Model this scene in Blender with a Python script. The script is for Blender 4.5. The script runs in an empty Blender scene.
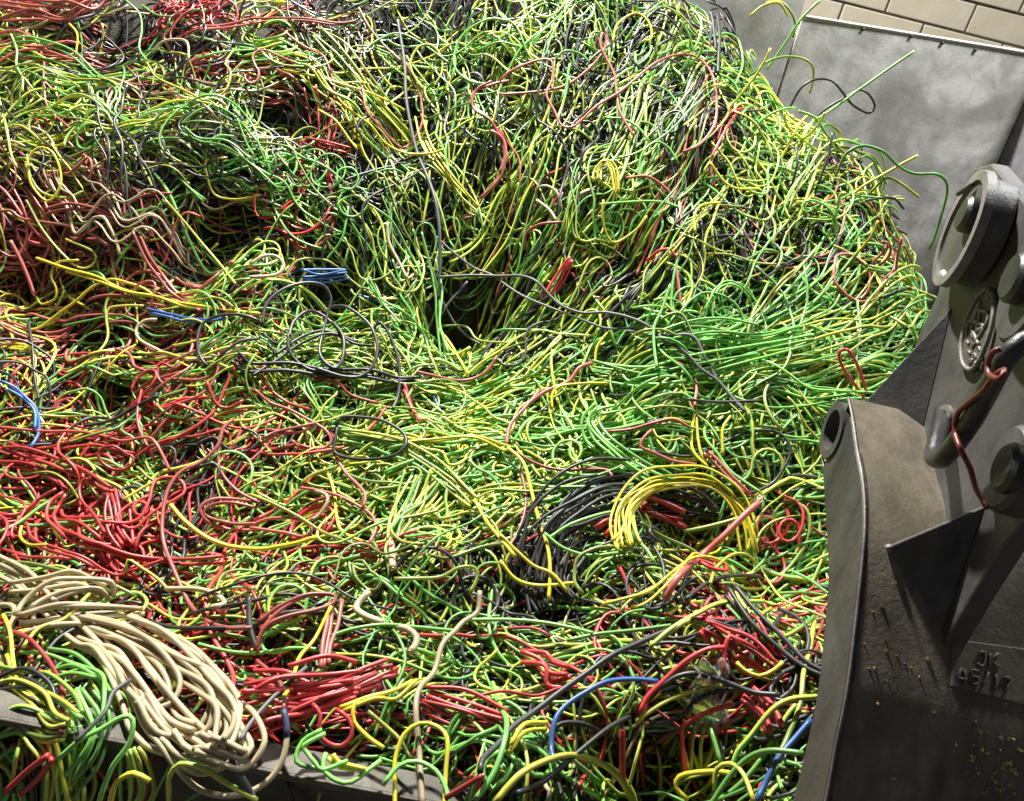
import bpy, math
import numpy as np
from mathutils import Matrix, Vector
rng = np.random.default_rng(11)
scene = bpy.context.scene
col = scene.collection

# ------------------------------------------------------------------ camera
F, CX, CY = 770.0, 512.0, 400.5
ROLL, PITCH = math.radians(11.0), math.radians(27.0)
CAM = np.array([0.0, 0.0, 1.9])
FWD = np.array([0, math.cos(PITCH), -math.sin(PITCH)])
UP = np.array([0, math.sin(PITCH), math.cos(PITCH)])
RX = np.array([1.0, 0, 0])
RC = math.cos(ROLL)*RX + math.sin(ROLL)*UP
UC = -math.sin(ROLL)*RX + math.cos(ROLL)*UP
cam_data = bpy.data.cameras.new('camera')
cam_data.sensor_fit = 'HORIZONTAL'
cam_data.sensor_width = 36.0
cam_data.lens = 36.0*F/1024.0
cam_data.clip_start = 0.05
cam = bpy.data.objects.new('camera', cam_data)
col.objects.link(cam)
M = Matrix.Identity(4)
for i in range(3):
    M[i][0], M[i][1], M[i][2], M[i][3] = RC[i], UC[i], -FWD[i], CAM[i]
cam.matrix_world = M
scene.camera = cam

# ------------------------------------------------------------------ light
world = bpy.data.worlds.new('hall_ambient')
scene.world = world
world.use_nodes = True
bg = world.node_tree.nodes['Background']
bg.inputs[0].default_value = (0.78, 0.86, 1.0, 1)
bg.inputs[1].default_value = 0.08

def area(name, loc, target, size, power, colour):
    d = bpy.data.lights.new(name, 'AREA')
    d.shape = 'DISK'; d.size = size; d.energy = power; d.color = colour
    o = bpy.data.objects.new(name, d)
    o.location = loc
    o.rotation_euler = (Vector(target)-Vector(loc)).to_track_quat('-Z', 'Y').to_euler()
    col.objects.link(o)
    return o
area('hall_and_fill_lamp', (-1.5, 4.3, 5.2), (0.1, 1.8, 0.8), 0.30, 960, (1.0, 0.97, 0.90))
area('hall_and_fill_lamp', (2.0, 2.7, 4.2), (1.6, 3.4, 1.5), 0.5, 160, (0.95, 0.97, 1.0))  # unseen fill lamp, added to brighten the steel wall
vs = scene.view_settings
vs.view_transform = 'Standard'; vs.look = 'None'; vs.gamma = 1.0
vs.use_curve_mapping = False
vs.exposure = 0.0

# ------------------------------------------------------------------ helpers
def rays(px, py):
    x = np.asarray(px, float)-CX; y = np.asarray(py, float)-CY
    return FWD*F + x[..., None]*RC - y[..., None]*UC       # world directions
def at_y(px, py, Y):
    d = rays(px, py); return CAM + d*((Y-CAM[1])/d[..., 1])[..., None]
def project(P):
    q = P-CAM; dep = q@FWD
    return CX+F*(q@RC)/dep, CY-F*(q@UC)/dep, dep

def node_mat(name, rough=0.5, metal=0.0, spec=0.5):
    m = bpy.data.materials.new(name); m.use_nodes = True
    b = m.node_tree.nodes['Principled BSDF']
    b.inputs['Roughness'].default_value = rough
    b.inputs['Metallic'].default_value = metal
    b.inputs['Specular IOR Level'].default_value = spec
    return m, m.node_tree.nodes, m.node_tree.links, b
def mixrgb(N, L, fac, a, b, mode='MIX'):
    n = N.new('ShaderNodeMix'); n.data_type = 'RGBA'; n.blend_type = mode
    for s, v in ((n.inputs[0], fac), (n.inputs[6], a), (n.inputs[7], b)):
        if hasattr(v, 'is_output'): L.new(v, s)
        elif isinstance(v, (int, float)): s.default_value = v
        else: s.default_value = (*v, 1)
    return n.outputs[2]
def noise(N, L, scale, detail=4, rough=0.6, coord=None, dist=0.0, vscale=None):
    n = N.new('ShaderNodeTexNoise'); n.inputs['Scale'].default_value = scale
    n.inputs['Detail'].default_value = detail; n.inputs['Roughness'].default_value = rough
    n.inputs['Distortion'].default_value = dist
    tc = N.new('ShaderNodeTexCoord'); src = tc.outputs['Object']
    if vscale:
        mp = N.new('ShaderNodeMapping'); mp.inputs['Scale'].default_value = vscale
        L.new(src, mp.inputs[0]); src = mp.outputs[0]
    L.new(src, n.inputs['Vector'])
    return n.outputs['Fac']
def ramp(N, L, src, a, b):
    n = N.new('ShaderNodeMapRange'); n.inputs[1].default_value = a; n.inputs[2].default_value = b
    L.new(src, n.inputs[0]); return n.outputs[0]
def attr(N, name):
    n = N.new('ShaderNodeAttribute'); n.attribute_name = name; return n.outputs['Fac']
def bump(N, L, b, src, strength, dist=0.01):
    n = N.new('ShaderNodeBump'); n.inputs['Strength'].default_value = strength
    n.inputs['Distance'].default_value = dist
    L.new(src, n.inputs['Height']); L.new(n.outputs[0], b.inputs['Normal'])

DUST = (0.20, 0.17, 0.13)
def wire_mat(name, c1, c2=None, rough=0.38, dust=0.30, vary=0.35):
    m, N, L, b = node_mat(name, rough)
    r = attr(N, 'rnd')
    if c2 is not None:
        st = attr(N, 'stripe')
        base = mixrgb(N, L, ramp(N, L, st, -0.35, 0.45), c1, c2)
    else:
        rgb = N.new('ShaderNodeRGB'); rgb.outputs[0].default_value = (*c1, 1); base = rgb.outputs[0]
    hsv = N.new('ShaderNodeHueSaturation')
    L.new(base, hsv.inputs['Color'])
    v = N.new('ShaderNodeMapRange'); v.inputs[3].default_value = 1-vary; v.inputs[4].default_value = 1+vary*0.6
    L.new(r, v.inputs[0]); L.new(v.outputs[0], hsv.inputs['Value'])
    nf = noise(N, L, 14, 3); d = ramp(N, L, nf, 0.45, 0.8)
    mul = N.new('ShaderNodeMath'); mul.operation = 'MULTIPLY'; mul.inputs[1].default_value = dust
    L.new(d, mul.inputs[0])
    L.new(mixrgb(N, L, mul.outputs[0], hsv.outputs[0], DUST), b.inputs['Base Color'])
    return m
MAT = {
 'E': wire_mat('green_yellow_insulation', (0.14, 0.47, 0.095), (0.60, 0.62, 0.085), dust=0.45, vary=0.5),
 'G': wire_mat('green_insulation', (0.20, 0.53, 0.105), dust=0.45, vary=0.45),
 'Y': wire_mat('yellow_insulation', (0.70, 0.62, 0.045), dust=0.3, vary=0.25),
 'R': wire_mat('red_insulation', (0.52, 0.042, 0.045), vary=0.45),
 'P': wire_mat('faded_red_insulation', (0.42, 0.10, 0.085), vary=0.35),
 'K': wire_mat('black_insulation', (0.030, 0.030, 0.033), rough=0.42, dust=0.18),
 'A': wire_mat('grey_sheath', (0.12, 0.12, 0.125), rough=0.5),
 'W': wire_mat('beige_sheath', (0.48, 0.39, 0.235), rough=0.5, dust=0.4, vary=0.3),
 'D': wire_mat('maroon_insulation', (0.12, 0.014, 0.014)),
 'B': wire_mat('blue_insulation', (0.045, 0.15, 0.45)),
 'O': wire_mat('olive_stained_insulation', (0.17, 0.27, 0.05), (0.52, 0.50, 0.07), dust=0.4),
}
KNAME = {'E': 'earth_wire', 'G': 'earth_wire', 'Y': 'earth_wire', 'O': 'earth_wire', 'R': 'red_wire', 'P': 'red_wire',
         'K': 'black_cable', 'A': 'grey_cable', 'W': 'beige_cable', 'B': 'blue_wire'}

def smooth(me): me.polygons.foreach_set('use_smooth', np.ones(len(me.polygons), bool))
def mesh_obj(name, verts, faces, mat, parent=None, shade=False):
    me = bpy.data.meshes.new(name)
    me.from_pydata([tuple(map(float, v)) for v in verts], [], [tuple(f) for f in faces]); me.update()
    if mat: me.materials.append(mat)
    if shade: smooth(me)
    o = bpy.data.objects.new(name, me); col.objects.link(o)
    if parent is not None: o.parent = parent
    return o
def tag(o, label=None, cat=None, group=None, kind=None):
    if label: o['label'] = label
    if cat: o['category'] = cat
    if group: o['group'] = group
    if kind: o['kind'] = kind
    return o

def tube_arrays(P, rad, sides, twist, phase):
    """P (W,N,3) centre lines -> verts, stripe, quads"""
    P = np.concatenate([P[:, :1], P, P[:, -1:]], 1)
    Wn, n, _ = P.shape
    T = np.empty_like(P)
    T[:, 1:-1] = np.gradient(P[:, 1:-1], axis=1)
    T[:, 0] = T[:, 1]; T[:, -1] = T[:, -2]
    T /= np.linalg.norm(T, axis=2, keepdims=True)+1e-9
    U = np.empty_like(P)
    ref = np.where(np.abs(T[:, 0, 2:3]) > 0.9, [[1., 0, 0]], [[0, 0, 1.]])
    u = np.cross(T[:, 0], ref)
    for i in range(n):
        u = u - T[:, i]*np.sum(u*T[:, i], 1, keepdims=True)
        u /= np.linalg.norm(u, axis=1, keepdims=True)+1e-9
        U[:, i] = u
    V = np.cross(T, U)
    R = np.repeat(np.asarray(rad, float)[:, None], n, 1); R[:, 0] *= 0.05; R[:, -1] *= 0.05
    a = np.arange(sides)*2*np.pi/sides
    ca, sa = np.cos(a), np.sin(a)
    verts = P[:, :, None, :] + R[:, :, None, None]*(ca[:, None]*U[:, :, None, :]+sa[:, None]*V[:, :, None, :])
    seg = np.linalg.norm(np.diff(P, axis=1), axis=2); s = np.concatenate([np.zeros((Wn, 1)), np.cumsum(seg, 1)], 1)
    stripe = np.cos(a[None, None]+phase[:, None, None]+twist[:, None, None]*s[:, :, None]
                    + 0.9*np.sin(9*s[:, :, None]+phase[:, None, None]))
    idx = np.arange(Wn*n*sides).reshape(Wn, n, sides)
    q = np.stack([idx[:, :-1], np.roll(idx[:, :-1], -1, 2), np.roll(idx[:, 1:], -1, 2), idx[:, 1:]], -1)
    return verts.reshape(-1, 3), stripe.reshape(-1), q.reshape(-1, 4)
def wires_mesh(name, batches, mat):
    """batches: list of (P(W,N,3), rad(W), sides, rnd(W))"""
    vs_, st_, q_, rn_, off = [], [], [], [], 0
    for P, rad, sides, rnd in batches:
        tw = rng.normal(0, 5.0, len(P)); ph = rng.uniform(0, 6.28, len(P))
        v, s, q = tube_arrays(P, rad, sides, tw, ph)
        vs_.append(v); st_.append(s); q_.append(q+off); off += len(v)
        rn_.append(np.repeat(rnd, len(v)//len(P)))
    v = np.concatenate(vs_).astype(np.float32); q = np.concatenate(q_).astype(np.int32)
    me = bpy.data.meshes.new(name)
    me.vertices.add(len(v)); me.vertices.foreach_set('co', v.ravel())
    me.loops.add(q.size); me.loops.foreach_set('vertex_index', q.ravel())
    me.polygons.add(len(q)); me.polygons.foreach_set('loop_start', np.arange(0, q.size, 4, dtype=np.int32))
    me.update(calc_edges=True)
    smooth(me)
    for nm, arr in (('stripe', np.concatenate(st_)), ('rnd', np.concatenate(rn_))):
        at = me.attributes.new(nm, 'FLOAT', 'POINT'); at.data.foreach_set('value', arr.astype(np.float32))
    me.materials.append(mat)
    return me
def spline(pts, step=0.012):
    pts = np.asarray(pts, float)
    p = np.vstack([2*pts[0]-pts[1], pts, 2*pts[-1]-pts[-2]])
    out = []
    for i in range(1, len(p)-2):
        a, b, c, d = p[i-1:i+3]
        k = max(2, int(np.linalg.norm(c-b)/step)); t = np.linspace(0, 1, k, endpoint=False)[:, None]
        out.append(0.5*((2*b)+(c-a)*t+(2*a-5*b+4*c-d)*t*t+(3*b-a-3*c+d)*t**3))
    out.append(p[-2:-1])
    return np.concatenate(out)
def tube_obj(name, pts, r, mat, parent=None, step=0.012, sides=8, raw=False):
    P = np.asarray(pts, float) if raw else spline(pts, step)
    me = wires_mesh(name, [(P[None], np.array([r]), sides, np.array([rng.random()]))], mat)
    o = bpy.data.objects.new(name, me); col.objects.link(o)
    if parent is not None: o.parent = parent
    return o

# ------------------------------------------------------------------ heap surface (height field)
ctl = [(0,640,1.1),(200,690,.99),(400,740,.95),(600,770,.93),(800,790,.93),
 (0,500,1.5),(200,540,1.42),(400,580,1.36),(600,600,1.32),(780,620,1.3),
 (0,380,1.85),(200,400,1.82),(400,430,1.8),(600,450,1.75),(800,480,1.7),
 (0,260,2.15),(130,280,2.15),(300,330,2.1),(460,340,2.12),(600,330,2.1),(800,350,2.0),(900,370,1.97),
 (0,130,2.5),(200,130,2.5),(300,220,2.35),(450,200,2.5),(600,200,2.4),(800,220,2.4),(885,265,2.3),
 (0,20,2.9),(200,10,3.0),(400,20,3.05),(600,60,2.8),(690,20,3.1),(780,100,2.8),(850,170,2.62)]
ctl = np.array(ctl, float)
C3 = at_y(ctl[:, 0], ctl[:, 1], ctl[:, 2])
extra = np.array([[-2.6,1.0,.7],[-2.6,2.0,.95],[-2.6,3.2,1.55],[-2.0,3.45,1.85],[-1.2,3.5,2.1],[-.5,3.5,2.42],[0,3.5,2.3],[.6,3.5,1.95],
                  [1.75,3.45,.7],[1.9,2.8,.55],[2.0,2.2,.6],[2.0,1.4,.75],[1.5,.9,.75],[1.35,3.4,1.0]])
C3 = np.vstack([C3, extra])
def tps(r2): return 0.5*r2*np.log(r2+1e-9)
n_ = len(C3); XY = C3[:, :2]
A = np.zeros((n_+3, n_+3))
A[:n_, :n_] = tps(((XY[:, None]-XY[None])**2).sum(-1))+np.eye(n_)*0.01
A[:n_, n_] = 1; A[:n_, n_+1:] = XY; A[n_:, :n_] = A[:n_, n_:].T
sol = np.linalg.solve(A, np.concatenate([C3[:, 2], np.zeros(3)]))
GX0, GX1, GY0, GY1, GD = -2.6, 2.0, 0.6, 3.5, 0.02
gx = np.arange(GX0, GX1+1e-6, GD); gy = np.arange(GY0, GY1+1e-6, GD)
GXX, GYY = np.meshgrid(gx, gy, indexing='ij')
q = np.stack([GXX, GYY], -1)
H = sol[n_]+sol[n_+1]*GXX+sol[n_+2]*GYY
for k in range(n_): H += sol[k]*tps(((q-XY[k])**2).sum(-1))
def lump(scale, amp):
    m = int(5/scale)+4; g = rng.normal(0, 1, (m, m))
    fx = (GXX-GX0)/scale; fy = (GYY-GY0)/scale
    i = fx.astype(int); j = fy.astype(int); u = fx-i; v = fy-j
    u = u*u*(3-2*u); v = v*v*(3-2*v)
    return amp*(g[i,j]*(1-u)*(1-v)+g[i+1,j]*u*(1-v)+g[i,j+1]*(1-u)*v+g[i+1,j+1]*u*v)
H += lump(0.30, 0.032)+lump(0.13, 0.022)
def hsamp(A_, x, y):
    fx = np.clip((x-GX0)/GD, 0, len(gx)-1.001); fy = np.clip((y-GY0)/GD, 0, len(gy)-1.001)
    i = fx.astype(int); j = fy.astype(int); u = fx-i; v = fy-j
    return A_[i,j]*(1-u)*(1-v)+A_[i+1,j]*u*(1-v)+A_[i,j+1]*(1-u)*v+A_[i+1,j+1]*u*v
def cast(px, py, lift=0.0, Hm=None):
    Hm = H if Hm is None else Hm
    d = rays(np.asarray(px, float), np.asarray(py, float)); d = d/np.linalg.norm(d, axis=-1, keepdims=True)
    best = np.full(d.shape[0], np.nan); prev = np.full(d.shape[0], 1.0); tp = 0.9
    for t in np.arange(0.9, 4.6, 0.012):
        P = CAM+d*t
        g = P[:, 2]-hsamp(Hm, P[:, 0], P[:, 1])-lift
        hit = np.isnan(best) & (g <= 0) & (P[:, 1] < GY1)
        fr = np.where(prev-g > 1e-9, prev/(prev-g+1e-12), 0)
        best = np.where(hit, tp+(t-tp)*np.clip(fr, 0, 1), best)
        prev = g; tp = t
    return CAM+d*best[:, None], ~np.isnan(best)
# dark hollows in the heap
pits = [(212,225,.16,.10),(455,310,.12,.09),(490,290,.09,.07),(115,28,.12,.10),(415,110,.08,.08),(285,110,.10,.10),(325,292,.10,.07),(680,520,.10,.06),
        (25,282,.08,.05),(700,755,.12,.08),(650,760,.10,.07),(540,600,.04,.07),(215,55,.09,.09),(110,390,.06,.05),(640,250,.06,.06)]
Pp, ok = cast([p[0] for p in pits], [p[1] for p in pits])
for (a, b, dep, rad), P in zip(pits, Pp):
    if not np.isnan(P[0]): H -= dep*np.exp(-((GXX-P[0])**2+(GYY-P[1])**2)/(2*rad*rad))
# front ledge line of the bay
L0 = at_y(np.array([0.]), np.array([718.]), 0.90)[0]; L1 = at_y(np.array([480.]), np.array([792.]), 0.86)[0]
LEDGE_Z = 0.5*(L0[2]+L1[2])
def ledge_y(x): return 0.885+0.0*x
LEDGE_Z = float(cast(np.array([1.]), np.array([1.]))[0][0][2]*0 + at_y(np.array([200.]), np.array([750.]), 0.885)[0][2])
over = ledge_y(GXX)+0.05-GYY                      # heap sinks just under the ledge, then hangs down in front of it
bare_ = np.clip((GXX+0.36)/0.08, 0, 1)*np.clip((0.06-GXX)/0.08, 0, 1)
top = LEDGE_Z+0.045-0.06*bare_+0.5*np.clip(-over, 0, None)
H = np.where(GYY < 1.35, np.minimum(H, top+np.clip(GXX*0.5, 0, .3)), H)
HFRONT = np.where(GYY < 0.875, LEDGE_Z+0.03-0.02*bare_-(0.875-GYY)*5.0, H)
H = HFRONT
HGX, HGY = np.gradient(H, GD)
# ------------------------------------------------------------------ the setting
def steel_mat(name, dark, light, rough, scale, streak=True, stain=None, metal=0.35, rustiness=0.5):
    m, N, L, b = node_mat(name, rough, metal)
    n1 = noise(N, L, scale, 8, 0.65, dist=0.6)
    c = mixrgb(N, L, ramp(N, L, n1, 0.33, 0.68), dark, light)
    if streak:
        n2 = noise(N, L, 9, 5, 0.6, vscale=(2.2, 1, 0.35))
        c = mixrgb(N, L, ramp(N, L, n2, 0.45, 0.75), c, tuple(x*0.55 for x in dark))
    if stain:
        n3 = noise(N, L, scale*0.35, 4, 0.5, dist=1.0)
        f = N.new('ShaderNodeMath'); f.operation = 'MULTIPLY'; f.inputs[1].default_value = rustiness
        L.new(ramp(N, L, n3, 0.48, 0.66), f.inputs[0])
        c = mixrgb(N, L, f.outputs[0], c, stain)
    n5 = noise(N, L, 160, 3, 0.7)
    c = mixrgb(N, L, ramp(N, L, n5, 0.70, 0.78), c, tuple(min(1, x*2.2) for x in light))
    L.new(c, b.inputs['Base Color'])
    n4 = noise(N, L, scale*8, 6, 0.7)
    bump(N, L, b, n4, 0.35, 0.004)
    return m
M_WALL = steel_mat('scuffed_grey_sheet_steel', (0.33, 0.315, 0.285), (0.68, 0.655, 0.60), 0.6, 8, False, stain=(0.22, 0.20, 0.165), rustiness=0.7, metal=0.05)
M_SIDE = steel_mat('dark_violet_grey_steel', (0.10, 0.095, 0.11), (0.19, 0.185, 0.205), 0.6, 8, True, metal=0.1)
M_RIM = steel_mat('worn_bright_rim_steel', (0.45, 0.44, 0.41), (0.75, 0.72, 0.66), 0.45, 12, False, metal=0.3)
M_LEDGE = steel_mat('grimy_ledge_steel', (0.06, 0.052, 0.040), (0.15, 0.135, 0.105), 0.6, 14, False, stain=(0.06, 0.055, 0.04), metal=0.1)
M_GRIME = steel_mat('oily_bay_front', (0.045, 0.042, 0.025), (0.11, 0.10, 0.06), 0.6, 9, True, metal=0.1)
M_FLOOR, N, L, b = node_mat('dusty_concrete', 0.9)
L.new(mixrgb(N, L, noise(N, L, 5, 6), (0.08, 0.075, 0.07), (0.2, 0.19, 0.17)), b.inputs['Base Color'])
M_BLOCK, N, L, b = node_mat('beige_painted_block', 0.8)
nb = noise(N, L, 7, 5, 0.6)
L.new(mixrgb(N, L, nb, (0.27, 0.235, 0.165), (0.40, 0.355, 0.265)), b.inputs['Base Color']); bump(N, L, b, noise(N, L, 60, 4), 0.3, 0.004)
M_MORTAR, N, L, b = node_mat('dark_block_joint', 0.9)
L.new(mixrgb(N, L, noise(N, L, 20, 4), (0.05, 0.042, 0.03), (0.10, 0.085, 0.06)), b.inputs['Base Color'])

def prism(poly, axis, thick):
    """closed polygon (n,3) extruded along axis by thick -> verts, faces"""
    poly = np.asarray(poly, float); n = len(poly); off = np.asarray(axis, float)*thick
    v = np.vstack([poly, poly+off])
    f = [list(range(n))[::-1], list(range(n, 2*n))]+[[i, (i+1) % n, n+(i+1) % n, n+i] for i in range(n)]
    return v, f
def bevel(o, w=0.004, seg=2):
    md = o.modifiers.new('bevel', 'BEVEL'); md.width = w; md.segments = seg; md.limit_method = 'ANGLE'; return o
def box(name, x0, x1, y0, y1, z0, z1, mat, parent=None, bev=0.004):
    v, f = prism([(x0,y0,z0),(x1,y0,z0),(x1,y0,z1),(x0,y0,z1)], (0,1,0), y1-y0)
    return bevel(mesh_obj(name, v, f, mat, parent), bev)
def one(px, py, Y): return at_y(np.array([float(px)]), np.array([float(py)]), Y)[0]

tag(box('floor', -6, 6, -3, 9, -0.1, 0, M_FLOOR), kind='structure')
WY = 3.5
pTL, pTR = one(803, 16, WY), one(1030, 53, WY)
xc = float(one(1014, 126, WY)[0])
slope = (pTR[2]-pTL[2])/(pTR[0]-pTL[0])
zt = lambda x: pTL[2]+slope*(x-pTL[0])
wb = tag(box('wall_back', -2.75, xc+0.05, WY+0.02, WY+0.08, 0, pTL[2]-0.06, M_WALL), kind='structure')
def panel(x0, x1, z0, z1a, z1b, y):
    v, f = prism([(x0,y,z0),(x1,y,z0),(x1,y,z1b),(x0,y,z1a)], (0,1,0), 0.014)
    return bevel(mesh_obj('steel_panel', v, f, M_WALL, wb), 0.003)
panel(pTL[0], xc, 0.0, pTL[2], zt(xc), WY)
xl = pTL[0]-0.012
zl = float(one(800, 4, WY-0.02)[2])
for k in range(3):
    panel(xl-0.95*(k+1)+0.012, xl-0.95*k, 0, zl+0.04, zl+0.04, WY-0.018+0.004*k)
# rolled bright rim along the panel's top, bolts under it
tube_obj('rim', [pTL+[0, -.002, 0], pTL*0.5+np.array([xc, WY, zt(xc)])*0.5, np.array([xc, WY-.002, zt(xc)])], 0.006, M_RIM, wb)
for bx_, by_ in ((863, 29), (942, 43), (975, 50), (911, 36)):
    P = one(bx_, by_, WY)
    tube_obj('bolt', [P+[0, .004, 0], P+[0, -.006, 0]], 0.007, M_GRIME, wb, step=.01)
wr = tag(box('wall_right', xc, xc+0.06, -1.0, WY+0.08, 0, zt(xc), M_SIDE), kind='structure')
tag(box('wall_left', -2.81, -2.75, 0.4, WY+0.08, 0, pTL[2], M_WALL), kind='structure')
wf = tag(box('wall_front', -2.75, xc, 0.882, 0.918, 0, LEDGE_Z-0.012, M_GRIME), kind='structure')
box('ledge', -2.75, xc, 0.872, 0.928, LEDGE_Z-0.012, LEDGE_Z, M_LEDGE, wf)
box('rim', -2.75, xc, 0.868, 0.874, LEDGE_Z-0.014, LEDGE_Z+0.002, M_LEDGE, wf, 0.002)
# painted block wall of the hall beyond
BY = 5.4
a0, a1 = one(830, 0, BY), one(973.8, 36.5, BY)
u_ = (a1-a0)/np.linalg.norm(a1-a0); v_ = np.array([-u_[2], 0, u_[0]])
j0, j1 = one(884.7, 13, BY), one(964, 34.2, BY)
bl = float(np.linalg.norm(j1-j0)); bh = float((one(1000, 10, BY)-a0)@v_)
wh = tag(mesh_obj('wall_hall', *prism([a0+u_*s+v_*t for s, t in ((-6,-2.2),(4,-2.2),(4,2.2),(-6,2.2))], (0,1,0), 0.2), M_MORTAR), kind='structure')
wh.location.y = 0.012
g = 0.006
bv, bf = prism([u_*s+v_*t for s, t in ((g,g),(bl-g,g),(bl-g,bh-g),(g,bh-g))], (0,1,0), 0.05)
bme = None
for r_ in range(-3, 4):
    for c_ in range(-7, 5):
        o_ = j0+u_*(bl*(c_-(0.5 if r_ % 2 else 0)))+v_*(bh*r_)
        if bme is None:
            ob = bevel(mesh_obj('block', bv, bf, M_BLOCK, wh), 0.006); bme = ob.data
        else:
            ob = bpy.data.objects.new('block', bme); col.objects.link(ob); ob.parent = wh; bevel(ob, 0.006)
        ob.location = o_+np.array([0, rng.uniform(-.004, .004)-0.012, 0])

# ------------------------------------------------------------------ excavator bucket
M_BODY = steel_mat('grimy_brown_bucket_steel', (0.12, 0.10, 0.072), (0.25, 0.212, 0.16), 0.62, 11, True, stain=(0.07, 0.066, 0.038), metal=0.1)
M_PLATE = steel_mat('dark_bucket_plate_steel', (0.05, 0.05, 0.05), (0.115, 0.11, 0.105), 0.5, 9, True, stain=(0.12, 0.10, 0.08), metal=0.25)
M_EDGE = steel_mat('worn_bucket_edge_steel', (0.13, 0.12, 0.11), (0.25, 0.235, 0.21), 0.5, 18, False, metal=0.25)
M_PIN = steel_mat('greasy_pin_steel', (0.028, 0.028, 0.03), (0.07, 0.07, 0.07), 0.35, 14, False, metal=0.5)
M_GREASE, N, L, b = node_mat('white_grease', 0.25); b.inputs['Base Color'].default_value = (0.7, 0.7, 0.68, 1)
L.new(mixrgb(N, L, noise(N, L, 60, 3), (0.45, 0.45, 0.44), (0.85, 0.85, 0.83)), b.inputs['Base Color'])
YAW = math.radians(5.0)
EX = np.array([math.cos(YAW), -math.sin(YAW), 0]); EY = np.array([math.sin(YAW), math.cos(YAW), 0]); EZ = np.array([0, 0, 1.])
BO = one(835, 430, 1.25)
def bpl(px, py, lx):                       # a pixel on the bucket's own plane lx (metres in from its left side)
    d = rays(np.array(float(px)), np.array(float(py)))
    return CAM+d*(((BO+EX*lx-CAM)@EX)/(d@EX))
def loc3(P): q_ = P-BO; return np.array([q_@EX, q_@EY, q_@EZ])
def wor(l): return BO+EX*l[0]+EY*l[1]+EZ*l[2]
bucket = bpy.data.objects.new('excavator_bucket', None); col.objects.link(bucket)
tag(bucket, 'dark steel excavator grab bucket with pinned ears and gussets at the right', 'bucket')
inner = [(846,397),(850,416),(855,451),(861,485),(862,530),(858,575),(853,620),(844,692),(833,746),(823,801)]
outer = [(836,398),(824,428),(820,450),(822,467),(826,530),(828,575),(824,629),(817,692),(806,746),(792,801)]
pin_ = [loc3(bpl(a, c_, 0.0)) for a, c_ in inner]; pout = [loc3(bpl(a, c_, 0.0)) for a, c_ in outer]
d_ = pin_[-1]-pin_[-2]; d_ /= np.linalg.norm(d_)
for k in range(1, 7):                      # the shell curls on, below the frame, to its cutting lip
    a = 0.20*k; c2, s2 = math.cos(a), math.sin(a)
    pin_.append(pin_[-1]+0.06*np.array([0, d_[1]*c2-d_[2]*s2, d_[1]*s2+d_[2]*c2]))
    pout.append(pout[-1]+0.05*np.array([0, d_[1]*c2-d_[2]*s2, d_[1]*s2+d_[2]*c2]))
prof = spline(np.array(pin_), 0.02); proff = spline(np.array(pin_), 0.003)
LXR = 0.95
# shell: profile swept along the bucket's width, 16 mm plate
def shell_mesh():
    nP = len(prof); tan = np.gradient(prof, axis=0); nrm = np.stack([0*tan[:,0], tan[:,2], -tan[:,1]], 1)
    nrm /= np.linalg.norm(nrm, axis=1, keepdims=True)
    if (nrm[nP//2] @ np.array([0, 1, 0])) < 0: nrm = -nrm
    back = prof+nrm*0.016
    V = []; Fc = []
    for lx in np.linspace(0.008, LXR, 12):
        V += [wor(p+[lx, 0, 0]) for p in prof]+[wor(p+[lx, 0, 0]) for p in back]
    m2 = 2*nP; ring = list(range(nP))+list(range(2*nP-1, nP-1, -1))
    for i in range(11):
        for k in range(m2):
            a, c_ = ring[k], ring[(k+1) % m2]
            Fc.append((i*m2+a, i*m2+c_, (i+1)*m2+c_, (i+1)*m2+a))
    Fc += [ring, [11*m2+r_ for r_ in ring[::-1]]]
    return V, Fc
so = mesh_obj('shell', *shell_mesh(), M_BODY, bucket, True)
so.data.update()
def fix_normals(o):
    import bmesh
    bm = bmesh.new(); bm.from_mesh(o.data); bmesh.ops.recalc_face_normals(bm, faces=bm.faces); bm.to_mesh(o.data); bm.free()
fix_normals(so)
md = so.modifiers.new('split', 'EDGE_SPLIT'); md.split_angle = 0.7
# side plate and its worn edge
pouts = spline(np.array(pout), 0.02)
sp = mesh_obj('side_plate', *prism([wor(p) for p in np.vstack([spline(np.array(pin_[1:]), .02), spline(np.array(pout[3:]), .02)[::-1]])], EX, 0.014), M_PLATE, bucket); fix_normals(sp); bevel(sp, 0.003)
tube_obj('worn_edge', [wor(p+[0.004, 0, 0]) for p in prof[::2]], 0.0024, M_EDGE, bucket)
tube_obj('worn_edge', [wor(p+[0.004, 0, 0]) for p in pouts[::2]], 0.0024, M_EDGE, bucket)
# torque tube along the shell's top, open at the left end
def pipe(name, c, ax, r0, r1, length, mat, parent, n=40, cap=False):
    ax = ax/np.linalg.norm(ax); u = np.cross(ax, EZ if abs(ax[2]) < .9 else EX); u /= np.linalg.norm(u); w = np.cross(ax, u)
    V, Fc = [], []
    for (t, r_) in ((0, r0), (0, r1), (length, r1), (length, r0)):
        V += [c+ax*t+r_*(math.cos(k*2*math.pi/n)*u+math.sin(k*2*math.pi/n)*w) for k in range(n)]
    for q_ in range(4):
        for k in range(n):
            if q_ == 3 and r0 == 0: continue
            a, b_ = q_*n+k, q_*n+(k+1) % n; c2 = ((q_+1) % 4)*n
            Fc.append((a, b_, c2+(k+1) % n, c2+k))
    o = mesh_obj(name, V, Fc, mat, parent, True); fix_normals(o)
    o.modifiers.new('split', 'EDGE_SPLIT').split_angle = 0.6
    return o
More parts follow.
